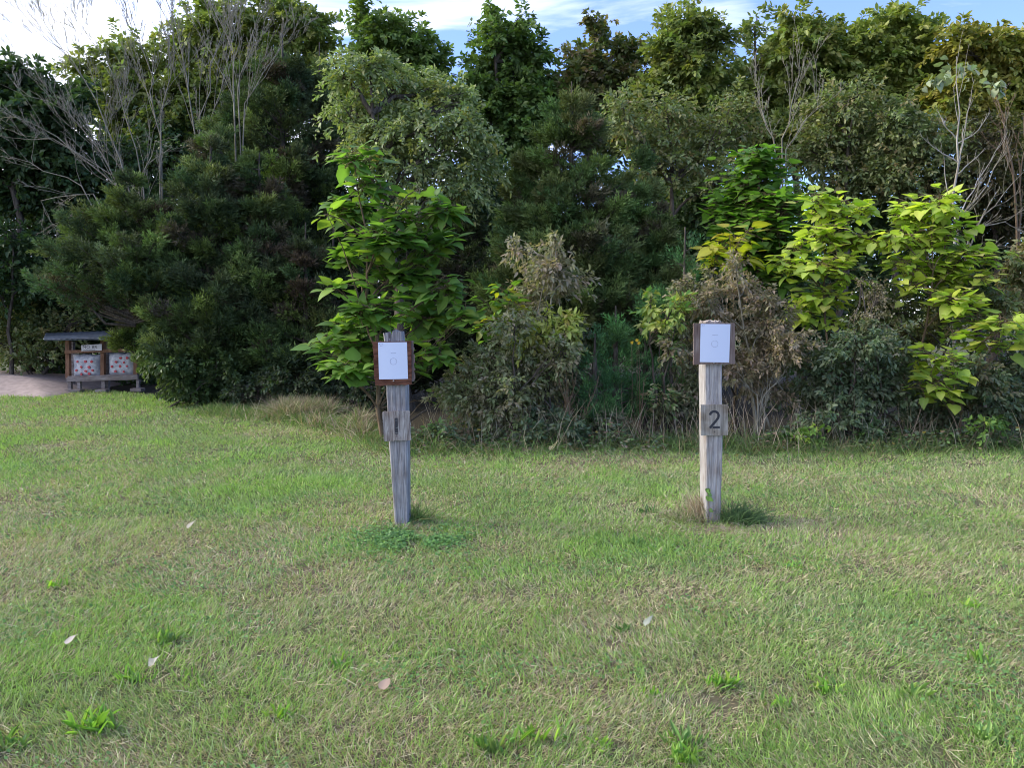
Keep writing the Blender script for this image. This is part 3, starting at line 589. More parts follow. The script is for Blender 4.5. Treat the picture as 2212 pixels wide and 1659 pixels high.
# cedars
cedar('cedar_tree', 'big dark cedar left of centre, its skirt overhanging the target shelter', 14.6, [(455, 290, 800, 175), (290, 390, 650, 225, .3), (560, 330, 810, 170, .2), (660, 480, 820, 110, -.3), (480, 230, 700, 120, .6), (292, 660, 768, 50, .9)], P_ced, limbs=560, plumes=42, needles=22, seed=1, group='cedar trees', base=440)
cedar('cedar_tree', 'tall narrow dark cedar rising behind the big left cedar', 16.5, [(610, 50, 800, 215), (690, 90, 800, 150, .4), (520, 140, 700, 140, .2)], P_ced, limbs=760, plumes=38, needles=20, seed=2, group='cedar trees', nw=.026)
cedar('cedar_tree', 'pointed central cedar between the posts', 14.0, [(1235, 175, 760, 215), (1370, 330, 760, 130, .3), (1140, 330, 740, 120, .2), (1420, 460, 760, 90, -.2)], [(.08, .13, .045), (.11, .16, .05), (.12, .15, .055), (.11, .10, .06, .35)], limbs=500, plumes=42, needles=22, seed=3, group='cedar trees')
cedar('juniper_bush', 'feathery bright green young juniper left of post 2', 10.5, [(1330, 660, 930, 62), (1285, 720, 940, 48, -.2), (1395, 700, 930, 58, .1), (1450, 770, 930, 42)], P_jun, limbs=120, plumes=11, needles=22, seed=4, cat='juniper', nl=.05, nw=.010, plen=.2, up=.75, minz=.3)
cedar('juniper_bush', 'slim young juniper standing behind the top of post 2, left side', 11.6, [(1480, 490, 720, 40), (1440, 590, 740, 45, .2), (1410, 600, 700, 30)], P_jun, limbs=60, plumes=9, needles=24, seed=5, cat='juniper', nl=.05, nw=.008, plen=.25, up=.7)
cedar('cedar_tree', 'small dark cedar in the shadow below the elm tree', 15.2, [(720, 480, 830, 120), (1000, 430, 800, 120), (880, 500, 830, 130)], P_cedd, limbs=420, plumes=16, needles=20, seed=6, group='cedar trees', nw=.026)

# dead and bare trees
G_d = 'leafless dead trees at the upper left'
BD = dict(mat=M_dead, group=G_d, cat='dead tree')
bare('dead_tree', 'leafless tree fanning out to the far left over the white sky', base=330, Y=17.2, stems=[[(330, 690), (260, 340), (185, 160), (45, 40)], [(320, 640), (250, 380), (150, 240), (0, 180)], [(330, 600), (290, 320), (230, 120), (130, 0)], [(330, 640), (300, 400), (120, 300), (-30, 290)]], r0=0.022, seed=1, kids=7, up=.3, **BD)
bare('dead_tree', 'leafless tree with two near-vertical stems left of centre', base=345, Y=17.8, stems=[[(345, 690), (343, 293), (325, 160), (270, -20)], [(350, 600), (350, 260), (380, 120), (370, -40)]], r0=0.025, seed=2, kids=7, up=.4, klen=.38, **BD)
bare('dead_tree', 'tallest leafless tree, stems leaving the top of the frame', base=430, Y=17.4, stems=[[(430, 700), (425, 300), (390, 90), (350, -60)], [(430, 620), (430, 250), (470, 80), (440, -80)], [(428, 560), (440, 300), (500, 130), (520, -60)]], r0=0.025, seed=3, kids=7, up=.4, klen=.38, **BD)
bare('dead_tree', 'leafless tree fanning upward against the tall narrow cedar', base=520, Y=15.6, stems=[[(520, 600), (505, 180), (490, 70), (430, -50)], [(520, 520), (515, 200), (540, 80), (600, -30)], [(520, 500), (525, 220), (590, 120), (640, 60)]], r0=0.020, seed=4, kids=7, up=.35, klen=.38, **BD)
bare('dead_tree', 'low tangle of drooping dead branches at the left edge', base=200, Y=16.2, stems=[[(330, 640), (250, 400), (120, 290), (0, 230)], [(300, 640), (180, 400), (60, 350), (-40, 300)], [(320, 620), (200, 420), (90, 430), (110, 480)], [(310, 600), (260, 480), (160, 460), (90, 500)], [(320, 620), (300, 400), (340, 300), (380, 320)]], r0=.02, seed=5, kids=4, up=.08, klen=.35, **BD)
bare('bare_tree', 'leafless grey bush-like tree below the domed green tree', 'bare tree', 15.4, 1690, [[(1695, 560), (1690, 300), (1720, 200), (1735, 90)], [(1690, 540), (1670, 300), (1640, 220), (1630, 160)], [(1690, 540), (1700, 320), (1760, 230), (1780, 170)]], M_dead, r0=.02, seed=6, kids=5, up=.35, klen=.35)
bare('pale_sapling', 'pale straight sapling, bare but for a few grey leaves on top', 'sapling', 12.6, 2064, [[(2062, 760), (2066, 480), (2070, 300), (2066, 120)], [(2070, 360), (2082, 280), (2105, 170)], [(2066, 470), (2120, 380), (2170, 290)], [(2069, 350), (2020, 320), (1985, 290)], [(2068, 300), (2040, 270), (2025, 235)], [(2069, 375), (2130, 320)], [(2068, 310), (2110, 285), (2140, 240)]], M_pale, r0=.032, seed=7, kids=2, depth=1, sub=.35, up=.5, klen=.3,
     leaves=([(2060, 150, 45, 25), (2110, 165, 40, 25), (2030, 175, 30, 15), (2150, 190, 20, 12)], 75, .13, [(.30, .34, .22), (.24, .28, .18)]))
bare('bare_tree', 'leafless branches arching right from behind the yellow catalpa', 'bare tree', 13.2, 2075, [[(2075, 700), (2070, 470), (2130, 400), (2180, 300)], [(2075, 640), (2090, 520), (2150, 440), (2212, 370)], [(2075, 600), (2110, 490), (2170, 480), (2200, 500)], [(2075, 640), (2110, 540), (2170, 530)]], M_dead, r0=.022, seed=8, kids=4, depth=2, up=.2, klen=.4)
bare('bare_tree', 'reddish bare twigs at the right edge of the skyline trees', 'bare tree', 15, 2190, [[(2200, 620), (2190, 400), (2170, 280), (2150, 200)], [(2200, 600), (2205, 380), (2212, 260)]], M_stem, r0=.03, seed=9, kids=5, up=.3, klen=.35)

# catalpas
CT = dict(leaf=HEART, aspect=1.0, mat=M_big, stem_mat=M_stem, petiole=.0035, droop=.06, shell=.15, tippal=.55, twigs=30, upn=1.0)
leafy('catalpa_tree', 'young catalpa with big bright green heart leaves behind post 1', 'catalpa tree', 10.2, 828, [(765, 345, 42, 28, 0), (790, 400, 50, 35), (760, 450, 75, 40), (706, 462, 18, 12), (865, 470, 60, 36), (908, 405, 22, 20), (955, 450, 38, 28), (830, 520, 95, 45), (930, 530, 70, 50), (750, 560, 45, 40), (870, 600, 110, 50), (960, 620, 45, 50), (725, 620, 32, 22), (800, 670, 80, 40), (920, 690, 90, 45), (745, 700, 42, 32), (708, 735, 24, 16), (790, 745, 90, 40), (760, 800, 60, 28), (860, 790, 70, 40), (940, 760, 40, 45), (1000, 690, 26, 30), (912, 868, 22, 16), (722, 775, 26, 14)], P_cat, size=.205, tips=330, per=5, sigma=.085, lsc=.72, trunk=.036, seed=70, multistem=3, **CT)
leafy('catalpa_tree', 'small yellow catalpa above the sheet of post 2', 'catalpa tree', 11.2, 1590, [(1600, 515, 34, 18), (1560, 530, 38, 20), (1600, 555, 36, 22), (1545, 560, 22, 20), (1575, 505, 20, 12)], [(.42, .42, .04), (.34, .38, .045), (.46, .38, .05)], size=.21, tips=16, per=6, sigma=.11, trunk=.022, seed=71, group='yellowing catalpas', **CT)
leafy('catalpa_tree', 'yellow green catalpa left of the pair, brown stem right of post 2', 'catalpa tree', 10.9, 1799, [(1775, 430, 28, 18), (1800, 450, 60, 32), (1860, 455, 35, 26), (1775, 510, 70, 32), (1850, 520, 55, 32), (1710, 575, 34, 26), (1790, 575, 75, 30), (1770, 640, 70, 28), (1730, 680, 40, 24), (1830, 600, 40, 30), (1800, 695, 36, 16), (1720, 540, 25, 16)], P_caty, size=.165, tips=165, per=5, sigma=.10, lsc=.85, trunk=.026, seed=72, group='yellowing catalpas', **CT)
leafy('catalpa_tree', 'yellow green catalpa of the right pair, stem bare below the crown', 'catalpa tree', 10.6, 1985, [(2030, 440, 50, 28), (1970, 460, 60, 30), (2060, 490, 45, 30), (1990, 520, 80, 38), (2080, 550, 60, 30), (1950, 570, 50, 28), (2030, 590, 80, 32), (2120, 600, 30, 32), (1930, 510, 28, 26), (2060, 650, 60, 26), (1975, 620, 40, 20)], P_caty, size=.17, tips=190, per=5, sigma=.10, lsc=.85, trunk=.026, seed=73, group='yellowing catalpas', **CT)
leafy('catalpa_tree', 'low yellow green catalpa reaching out to the right edge', 'catalpa tree', 9.9, 2080, [(2110, 690, 50, 22), (2170, 705, 45, 22), (2060, 730, 46, 26), (2140, 740, 50, 22), (2000, 765, 26, 16), (2040, 780, 40, 20), (2010, 830, 46, 18), (2060, 820, 34, 18), (2040, 850, 30, 14), (2215, 715, 26, 20)], [(.40, .48, .09), (.30, .42, .08), (.54, .54, .10), (.24, .36, .08)], size=.175, tips=62, per=5, sigma=.10, trunk=.02, seed=74, group='yellowing catalpas', **CT)
leafy('catalpa_tree', 'dense dark green catalpa mound behind the yellow ones', 'catalpa tree', 13.2, 1640, [(1640, 345, 45, 28, 0), (1640, 395, 75, 38), (1610, 440, 75, 38), (1680, 450, 65, 38), (1640, 500, 90, 36), (1690, 540, 60, 30), (1700, 590, 55, 30), (1630, 560, 70, 34), (1570, 470, 35, 30)], P_catd, size=.19, tips=420, per=6, sigma=.15, trunk=.06, seed=75, **CT)
leafy('catalpa_tree', 'small catalpa with yellow lower leaves right of the big green one', 'catalpa tree', 10.9, 1090, [(1070, 645, 30, 14), (1100, 655, 36, 14), (1080, 690, 34, 18), (1050, 715, 26, 18), (1095, 625, 22, 10)], [(.12, .24, .05), (.16, .28, .05), (.40, .38, .04, .6)], size=.155, tips=24, per=5, sigma=.09, trunk=.014, seed=76, **CT)

# shrubs
SH = dict(cat='shrub', leaf=OVAL, size=.068, aspect=.95, per=26, sigma=.085, droop=.75, trunk=.028, jag=.3, twigs=20, multistem=4)
def shrub(label, Y, base, lobes, pal, tips, seed, name='shrub', **k):
    a = dict(SH); a.update(k); cat = a.pop('cat'); return leafy(name, label, cat, Y, base, lobes, pal, tips=tips, seed=seed, **a)
shrub('big brown and olive leafed shrub right of post 1', 10.1, 1110, [(1040, 780, 60, 50), (1110, 760, 80, 50), (1000, 850, 60, 60), (1080, 850, 110, 70), (1170, 830, 70, 60), (1210, 760, 40, 50), (1040, 920, 70, 35), (1140, 920, 90, 35), (1110, 700, 50, 35)], P_shbr, 560, 80)
shrub('small tree with drooping grey brown leaves rising above the brown shrub', 10.8, 1175, [(1110, 530, 20, 18), (1150, 560, 45, 28), (1205, 545, 20, 25), (1195, 580, 50, 30), (1170, 620, 70, 26), (1240, 600, 35, 22), (1160, 655, 50, 30), (1200, 515, 10, 18)], P_shgr, 150, 81, size=.085, aspect=.8, per=18, sigma=.09, stem_mat=M_dead)
shrub('yellow green leafy sapling in front of the grey leafed tree', 10.3, 1190, [(1180, 680, 35, 20), (1220, 700, 30, 24), (1160, 720, 40, 25), (1210, 740, 40, 24), (1130, 740, 30, 20)], P_yg, 60, 82, size=.11, aspect=.8, per=14)
shrub('upright sprig with light green leaves left of the board on post 2', 10.4, 1425, [(1405, 660, 14, 35), (1415, 700, 24, 24), (1460, 665, 28, 30), (1440, 700, 24, 20)], P_yg + [(.16, .30, .07, 2)], 40, 83, size=.10, per=14, sigma=.07, multistem=2)
shrub('dry rusty leaves on a thin shrub left of post 2', 10.3, 1440, [(1430, 720, 28, 24), (1450, 750, 28, 30), (1470, 790, 28, 24), (1430, 860, 30, 24), (1470, 850, 40, 24)], P_red + [(.12, .2, .07, 2)], 70, 84, size=.075, per=14, sigma=.07, multistem=2)
shrub('reddish brown leafed shrub with pale stem just right of post 2', 10.2, 1638, [(1600, 620, 40, 35), (1660, 640, 40, 30), (1580, 690, 50, 40), (1660, 700, 60, 40), (1640, 770, 80, 50), (1700, 750, 50, 50), (1600, 800, 50, 40), (1660, 840, 50, 28), (1530, 650, 30, 40), (1590, 570, 16, 30)], P_red, 360, 85, size=.07, aspect=.75, stem_mat=M_dead)
shrub('dense dark grey green bush between the brown shrub and the low catalpa', 10.1, 1840, [(1780, 780, 70, 45), (1850, 740, 80, 45), (1920, 760, 70, 50), (1760, 850, 80, 50), (1850, 840, 100, 60), (1940, 830, 70, 50), (1800, 900, 70, 30), (1900, 900, 80, 30)], P_shd, 560, 86, size=.07)
shrub('dull green shrub at the right edge beneath the low catalpa', 10.3, 2120, [(2060, 880, 80, 40), (2150, 860, 80, 50), (2200, 790, 40, 60), (2110, 810, 70, 50), (2230, 880, 50, 50), (2000, 900, 60, 30)], P_shd + [(.13, .11, .06)], 420, 87, size=.065)
shrub('brownish leafed shrub at the right edge above the low catalpa', 11, 2190, [(2190, 600, 35, 40), (2170, 660, 40, 30), (2220, 650, 40, 50), (2180, 560, 25, 25), (2240, 560, 40, 60)], P_mid + [(.2, .15, .08)], 170, 88, size=.075)
shrub('green shrub filling the gap below the yellow catalpas', 11.1, 1960, [(1930, 660, 60, 40), (2030, 690, 60, 40), (1880, 700, 50, 30), (2100, 640, 60, 40), (1980, 730, 60, 30), (1860, 650, 30, 30)], [(.14, .18, .06), (.10, .14, .05), (.2, .17, .1), (.28, .3, .07, .5)], 260, 89, size=.07)
shrub('pale seed-headed weed before the yellow catalpas', 10.2, 1900, [(1895, 640, 26, 36), (1880, 690, 30, 24), (1860, 610, 14, 20)], [(.26, .22, .15), (.2, .18, .12)], 60, 90, size=.035, per=22, sigma=.07, name='tall_weed', cat='weed')
shrub('grey brown bushy weed behind the left edge of the post 2 board', 10.8, 1510, [(1500, 620, 40, 30), (1480, 660, 40, 40), (1540, 600, 30, 25), (1500, 720, 40, 50), (1490, 790, 36, 50)], P_shgr + [(.12, .13, .06, 2)], 150, 91, size=.06)
shrub('green bush with small leaves beneath the left cedar by the shelter', 14.2, 430, [(370, 780, 55, 30), (430, 800, 70, 40), (400, 840, 60, 35), (460, 850, 50, 30), (330, 790, 30, 20), (490, 800, 40, 40)], [(.08, .13, .045), (.11, .16, .05), (.06, .10, .04)], 330, 92, size=.08)
shrub('dark weedy shrub at the foot of the left cedar, behind the dry grass', 13.6, 620, [(560, 830, 60, 40), (640, 820, 70, 50), (720, 830, 60, 40), (520, 850, 40, 30), (800, 850, 40, 40)], [(.045, .075, .035), (.07, .09, .045)], 220, 93, size=.08)
shrub('shaded bramble below the brown shrub, by the lawn edge', 9.95, 1200, [(1180, 900, 40, 26), (1230, 920, 40, 22), (1150, 935, 40, 20)], P_shd + [(.08, .14, .06)], 80, 94, size=.065)
for i, (px, py, lb) in enumerate([(940, 935, 'leafy weed at the left foot of the brown shrub'), (1330, 940, 'leafy weed below the juniper'), (1700, 935, 'leafy weed below the dark bush'), (1870, 945, 'leafy weed clump below the middle of the dark bush'), (2130, 925, 'light green leafy weed near the right edge by the shrubs'), (1740, 945, 'yellow green broad leafed weed at the lawn edge right of post 2')]):
    shrub(lb, 9.75, px, [(px, py, 34, 18), (px + 20, py - 14, 18, 14)], P_cat if i > 3 else P_shd + P_cat[:1], 22, 95 + i, size=.07, per=12, name='leafy_weed', cat='weed', trunk=.008, multistem=2, group='weeds along the lawn edge', sigma=.06)
bare('dead_bush', 'thin bundle of dead brown stems between the two posts', 'dead bush', 9.9, 1222, [[(1222, 960), (1224, 880), (1200, 790)], [(1226, 960), (1230, 880), (1250, 780)], [(1222, 955), (1222, 860), (1225, 770)], [(1230, 960), (1262, 900), (1290, 830)]], M_stem, r0=.012, seed=20, kids=4, depth=2, up=.3, klen=.35)
bare('dead_bush', 'pale forked bare stem beneath the reddish brown shrub', 'dead bush', 10.0, 1640, [[(1632, 950), (1640, 860), (1590, 800)], [(1640, 945), (1645, 860), (1700, 800)], [(1650, 950), (1652, 880), (1660, 820)]], M_dead, r0=.016, seed=21, kids=3, depth=2, up=.25, klen=.4)
bare('dead_bush', 'reddish brown sapling stem below the juniper', 'sapling', 10.05, 1383, [[(1380, 955), (1385, 890), (1390, 820)]], M_stem, r0=.016, seed=22, kids=3, depth=1, up=.25, klen=.4)

def wildflower():
    rng = np.random.default_rng(8); c = at(1373, 742, 10.0); root = thing('wildflower', 'yellow daisy-like flowers rising by the juniper left of post 2', 'flower', (c[0], 10.0, 0))
    heads = [at(1365, 740, 9.95), at(1376, 735, 9.95), at(1380, 741, 10.0)]
    V, Fc = tubes([(np.array([[h[0] + .03, 10.05, 0], [h[0] + .02, 10.02, h[2] * .6], h]), .003) for h in heads], 4); raw_mesh('stem', V, Fc, M_stem, parent=root)
    for h in heads:
        a = np.linspace(0, 6.28, 9)[:-1]; D = np.stack([np.cos(a), np.full(8, -.25), np.sin(a) + .1], -1)
        V, Fc, C = scatter(OVAL, np.repeat(h[None], 8, 0), D, np.array([[0, -1., .2]]).repeat(8, 0), .024, palette([(.7, .45, .03)], 8, rng)); raw_mesh('flower', V, Fc, M_leaf, C, parent=root)
wildflower()
# ------------------------------------------------------------------ posts
M_tie = wood_mat('weathered_timber', (.17, .165, .175), (.38, .375, .385), (80, 80, 4), bump=.9, c3=(.72, .66, .62))
M_tie2 = wood_mat('pale_weathered_timber', (.23, .215, .21), (.47, .445, .435), (80, 80, 4), bump=.9, c3=(.75, .66, .6))
M_red = wood_mat('red_brown_board', (.075, .03, .02), (.18, .08, .052), (8, 8, 40), bump=.4, c3=(.7, .6, .6))
M_brn = wood_mat('brown_board', (.13, .10, .09), (.26, .21, .19), (50, 50, 3), bump=.5, c3=(.75, .6, .55))
M_num = wood_mat('number_board_wood', (.15, .13, .125), (.44, .42, .40), (75, 75, 6), bump=1., c3=(.75, .6, .5))
M_num2 = wood_mat('number_board_grey', (.20, .185, .16), (.40, .37, .33), (60, 60, 3), bump=.5, c3=(.6, .5, .4), stain=3)
M_paper = plain_mat('white_paper', (.62, .69, .86), .6, 0, .02, 4)
M_ink = plain_mat('grey_ink', (.22, .24, .36), .6); M_black = plain_mat('black_paint', (.03, .03, .04), .6, 0, .3, 60)
M_metal = plain_mat('galvanised_steel', (.5, .5, .5), .35, .9, .2, 60)

def interp_tab(tab, y): t = np.array(tab, float); return np.interp(y, t[:, 0], t[:, 1])
def timber(parent, Y, depth, ytop, ybot, left, right, mat, seed, notch):
    """split weathered timber: rings in height, displaced, ragged top"""
    rng = np.random.default_rng(seed); nz_, ns, nd = 70, 14, 10
    t = np.linspace(0, 1, nz_); ys = ybot + (ytop - ybot) * t; V = []
    ring_uv = [(u, 0) for u in np.linspace(0, 1, ns)] + [(1, v) for v in np.linspace(0, 1, nd)[1:]] + [(u, 1) for u in np.linspace(1, 0, ns)[1:]] + [(0, v) for v in np.linspace(1, 0, nd)[1:-1]]
    uv = np.array(ring_uv); k = len(uv)
    for i, y in enumerate(ys):
        xl = at(interp_tab(left, y), y, Y)[0]; xr = at(interp_tab(right, y), y, Y)[0]; z = at(1106, y, Y)[2]
        if i == 0: z = -.08
        X = xl + (xr - xl) * uv[:, 0]; Yy = Y + depth * uv[:, 1]
        # bevelled arrises, grain grooves
        cu = np.minimum(uv[:, 0], 1 - uv[:, 0]) * (xr - xl); cv = np.minimum(uv[:, 1], 1 - uv[:, 1]) * depth
        wear = .004 + .012 * max(0, t[i] - .55)
        gro = (vnoise(uv[:, 0] * 9 + uv[:, 1] * 13 + seed, np.full(k, z * 2.2)) - .5) * wear + (vnoise(uv[:, 0] * 23 + uv[:, 1] * 31, np.full(k, z * 9.)) - .5) * wear * .8
        nxn = (uv[:, 0] - .5) * 2; nyn = (uv[:, 1] - .5) * 2; edge = np.where(np.abs(nxn) > .98, np.sign(nxn), 0); edy = np.where(np.abs(nyn) > .98, np.sign(nyn), 0)
        crn = (edge != 0) & (edy != 0)
        X = X + edge * gro - np.where(crn, np.sign(nxn) * .005, 0); Yy = Yy + edy * gro - np.where(crn, np.sign(nyn) * .005, 0)
        Z = np.full(k, z); V.append(np.stack([X, Yy, Z], -1))
    V = np.array(V)
    # ragged, notched top
    for j in range(k):
        cut = notch(uv[j, 0], uv[j, 1]) + rng.uniform(-.006, .006)
        ztop = V[-1, j, 2]
        V[:, j, 2] = np.where(V[:, j, 2] > ztop - .12, ztop - .12 + (V[:, j, 2] - ztop + .12) * (1 - cut / .12), V[:, j, 2])
    I = np.arange(nz_ * k).reshape(nz_, k); I2 = np.roll(I, -1, 1)
    Fc = [np.stack([I[:-1], I2[:-1], I2[1:], I[1:]], -1).reshape(-1, 4)]
    # top cap: bridge front row to back row
    front = I[-1][:ns]; back_ = I[-1][ns + nd - 2: ns + nd - 2 + ns][::-1]
    Fc[0] = np.concatenate([Fc[0], np.stack([front[:-1], front[1:], back_[1:], back_[:-1]], -1)])
    cl = np.concatenate([[I[-1][0]], I[-1][ns + nd - 2 + ns - 1:]]); 
    return raw_mesh('timber', V.reshape(-1, 3), Fc, mat, smooth=False, parent=parent)

def board(name, corners, Y, th, mat, parent, seed=0, rag=.0015, yaw=0., n=24, warp=0.):
    """corners tl,tr,br,bl as photo pixels on plane Y; thickness goes back"""
    rng = np.random.default_rng(seed); c = [at(x, y, Y) for x, y in corners]
    u = np.linspace(0, 1, n); Vf = []
    g = np.zeros((n, n, 3))
    for i, a in enumerate(u):
        for j, b in enumerate(u):
            p = (c[0] * (1 - b) + c[1] * b) * (1 - a) + (c[3] * (1 - b) + c[2] * b) * a
            g[i, j] = p
    er = rng.normal(0, rag, (4, n))
    g[0, :, 2] += er[0]; g[-1, :, 2] += er[1]; g[:, 0, 0] += er[2]; g[:, -1, 0] += er[3]
    g[:, :, 1] += warp * np.sin(np.linspace(0, np.pi, n))[None, :] * -1
    cx = g[:, :, 0].mean(); g[:, :, 1] += (g[:, :, 0] - cx) * math.tan(yaw)
    bk = g.copy(); bk[:, :, 1] += th
    V = np.concatenate([g.reshape(-1, 3), bk.reshape(-1, 3)]); I = np.arange(n * n).reshape(n, n); J = I + n * n
    q = lambda a: np.stack([a[:-1, :-1], a[1:, :-1], a[1:, 1:], a[:-1, 1:]], -1).reshape(-1, 4)
    Fc = [q(I), q(J)[:, ::-1]]
    for e in (I[0], I[-1][::-1], I[:, 0][::-1], I[:, -1]):
        Fc.append(np.stack([e[:-1], e[1:], e[1:] + n * n, e[:-1] + n * n], -1))
    return raw_mesh(name, V, np.concatenate(Fc), mat, smooth=False, parent=parent)

def ribbon(name, strokes, Y, w, mat, parent, th=.0006):
    """flat painted strokes: lists of photo pixels, width in px"""
    parts = []; off = 0; Vs = []; Fs = []
    for s in strokes:
        ww = s[0] if isinstance(s[0], (int, float)) else w; pts = np.array(s[1:] if isinstance(s[0], (int, float)) else s, float)
        t = np.gradient(pts, axis=0); t /= np.linalg.norm(t, axis=1, keepdims=True) + 1e-9; nn = np.stack([-t[:, 1], t[:, 0]], 1)
        a = pts + nn * ww / 2; b = pts - nn * ww / 2; k = len(pts)
        A = at(a[:, 0], a[:, 1], Y); B = at(b[:, 0], b[:, 1], Y); A2 = A.copy(); B2 = B.copy(); A2[:, 1] += th; B2[:, 1] += th
        V = np.concatenate([A, B, A2, B2]); i = np.arange(k - 1)
        f = np.concatenate([np.stack([i, i + 1, i + 1 + k, i + k], -1), np.stack([i + 2 * k, i + 2 * k + 1, i + 1, i], -1), np.stack([i + k, i + k + 1, i + 3 * k + 1, i + 3 * k], -1)])
        Vs.append(V); Fs.append(f + off); off += len(V)
    return raw_mesh(name, np.concatenate(Vs), np.concatenate(Fs), mat, smooth=False, parent=parent)
def arc(cx, cy, rx, ry, a0, a1, n=24):
    a = np.radians(np.linspace(a0, a1, n)); return [(cx + rx * math.cos(t), cy + ry * math.sin(t)) for t in a]
def text_mesh(name, s, px, py, Y, hpx, mat, parent, squash=1.):
    cu = bpy.data.curves.new(name, 'FONT'); cu.body = s; cu.size = hpx * Y / F * 1.35; cu.extrude = .0004
    o = bpy.data.objects.new(name + '_tmp', cu); SC.collection.objects.link(o)
    bpy.context.view_layer.update(); dg = bpy.context.evaluated_depsgraph_get()
    me = bpy.data.meshes.new_from_object(o.evaluated_get(dg)); bpy.data.objects.remove(o)
    v = np.zeros(len(me.vertices) * 3, np.float32); me.vertices.foreach_get('co', v); v = v.reshape(-1, 3)
    p = at(px, py, Y); w = np.stack([p[0] + v[:, 0] * squash, Y - v[:, 2], p[2] + v[:, 1]], -1)
    me.vertices.foreach_set('co', w.astype(np.float32).ravel()); me.update(); me.materials.clear(); me.materials.append(mat)
    ob = bpy.data.objects.new(name, me); SC.collection.objects.link(ob); ob.parent = parent; ob.matrix_parent_inverse = parent_inv(parent)
    return ob
def knob(name, px, py, Y, r, mat, parent, ln=.012):
    """bolt head: short bevelled cylinder pointing at the viewer side"""
    c = at(px, py, Y); a = np.linspace(0, 2 * np.pi, 10, endpoint=False); rings = []
    for rr, dy in ((r, ln), (r, 0), (r * .7, -.003), (0.0005, -.004)):
        rings.append(np.stack([c[0] + rr * np.cos(a), np.full(10, c[1] + dy - ln), c[2] + rr * np.sin(a)], -1))
    V = np.concatenate(rings); f = []
    for k in range(3):
        for j in range(10): f.append((k * 10 + j, k * 10 + (j + 1) % 10, k * 10 + 10 + (j + 1) % 10, k * 10 + 10 + j))
    return raw_mesh(name, V, np.array(f), mat, parent=parent)

# post 1
Y1 = 6.0; b = at(866, 1135, Y1)
p1 = thing('target_post', 'weathered grey timber post numbered 1, split top and red brown board', 'post', (b[0], Y1, 0), 'shooting range target posts')
def notch1(u, v):
    d = abs(u - .36); return (.075 * max(0, 1 - d / .13)) + (.02 if u < .2 else 0) + .012 * math.sin(u * 23) ** 2
timber(p1, Y1, .17, 714, 1140, [(714, 827), (740, 829), (835, 833), (962, 839.5), (1140, 853)], [(714, 867), (740, 869), (835, 878), (962, 880.5), (1140, 882)], M_tie, 1, notch1)
board('backer_board', [(804.3, 738), (888, 736.5), (889.5, 831), (810, 833)], Y1 - .028, .02, M_red, p1, 2, .0022)
board('side_board', [(852, 738), (893.5, 737), (897, 824), (856, 825)], Y1 - .004, .002, M_brn, p1, 3, .004)
nb = board('number_board', [(825.5, 889.5), (884.5, 887.5), (888, 951), (829.5, 953.5)], Y1 - .02, .018, M_num, p1, 4, .0018)
ribbon('painted_number', [[(855.5, 903), (856, 920), (856.5, 938)]], Y1 - .0215, 6.4, M_black, nb)
for s in [((853.5, 908.5), (858, 908.3)), ((855, 925), (859.5, 924.5)), ((854, 935.2), (859, 935)), ((858.5, 923), (862, 921.8)), ((864, 932), (867.5, 931.3)), ((837.5, 935), (840.5, 935))]:
    ribbon('staple', [list(s)], Y1 - .0226, .42, M_metal, nb, .001)
knob('bolt', 850.5, 822.5, Y1 - .028, .006, M_metal, p1)
t1 = thing('paper_target', 'white paper target with one small circle on the red brown board of post 1', 'paper', (at(849, 779, Y1)[0], Y1 - .031, at(849, 779, Y1)[2]), 'paper targets')
board('sheet', [(816.4, 739.6), (879, 739.0), (881.3, 818.4), (818.8, 819.6)], Y1 - .0315, .0006, M_paper, t1, 0, 0., warp=.003, n=14)
Yp = Y1 - .0358
ribbon('ring', [arc(849.8, 780.6, 7.1, 7.1, 0, 360, 40)], Yp, .34, M_ink, t1)
ribbon('caption', [arc(849.6, 763.4, 6.2, 1.6, 215, 325, 12)], Yp, .5, M_ink, t1)
ribbon('handwriting', [[(818.9, 741.8), (819.1, 744.6)], [(820.6, 741.8), (820.7, 744.6)], [(818.9, 743.2), (820.7, 743.1)], [(822.4, 744.0), (824.6, 743.8)], [(825.2, 744.3), (826.0, 742.2), (826.6, 744.2), (825.0, 743.6)], arc(823.2, 746.4, 2.6, 1.5, -20, 200, 12)], Yp, .38, M_ink, t1)
# post 2
Y2 = 6.06; b = at(1541, 1132, Y2)
p2 = thing('target_post', 'pale grey timber post numbered 2, sunlit left side and grey brown board', 'post', (b[0], Y2, 0), 'shooting range target posts')
def notch2(u, v): return .012 * math.sin(u * 11 + v * 5) ** 2 + (.016 if .5 < u < .58 else 0)
timber(p2, Y2, .2, 692, 1138, [(692, 1522), (790, 1521), (956, 1523), (1138, 1525)], [(692, 1560.5), (790, 1561), (956, 1562), (1138, 1557.5)], M_tie2, 5, notch2)
board('backer_board', [(1498.3, 698.3), (1587.5, 697.5), (1588, 786.5), (1498.3, 787.5)], Y2 - .022, .02, M_brn, p2, 6, .0012)
nb = board('number_board', [(1514, 874.5), (1572.5, 873.8), (1572.8, 940.4), (1514.2, 941)], Y2 - .02, .018, M_num2, p2, 7, .0008)
ribbon('painted_number', [[5.2] + arc(1543, 897.5, 9.3, 8.6, 185, 372, 18) + [(1551.6, 902.5), (1546, 910), (1537, 920.5), (1533.5, 925)], [4.6, (1539.5, 923.2), (1555, 923.2)]], Y2 - .0215, 5., M_black, nb)
knob('nail', 1543.2, 932.5, Y2 - .02, .004, M_black, nb, .003)
knob('nail', 1543.5, 880, Y2 - .02, .003, M_black, nb, .003)
knob('bolt', 1542, 783.9, Y2 - .022, .004, M_metal, p2, .006)
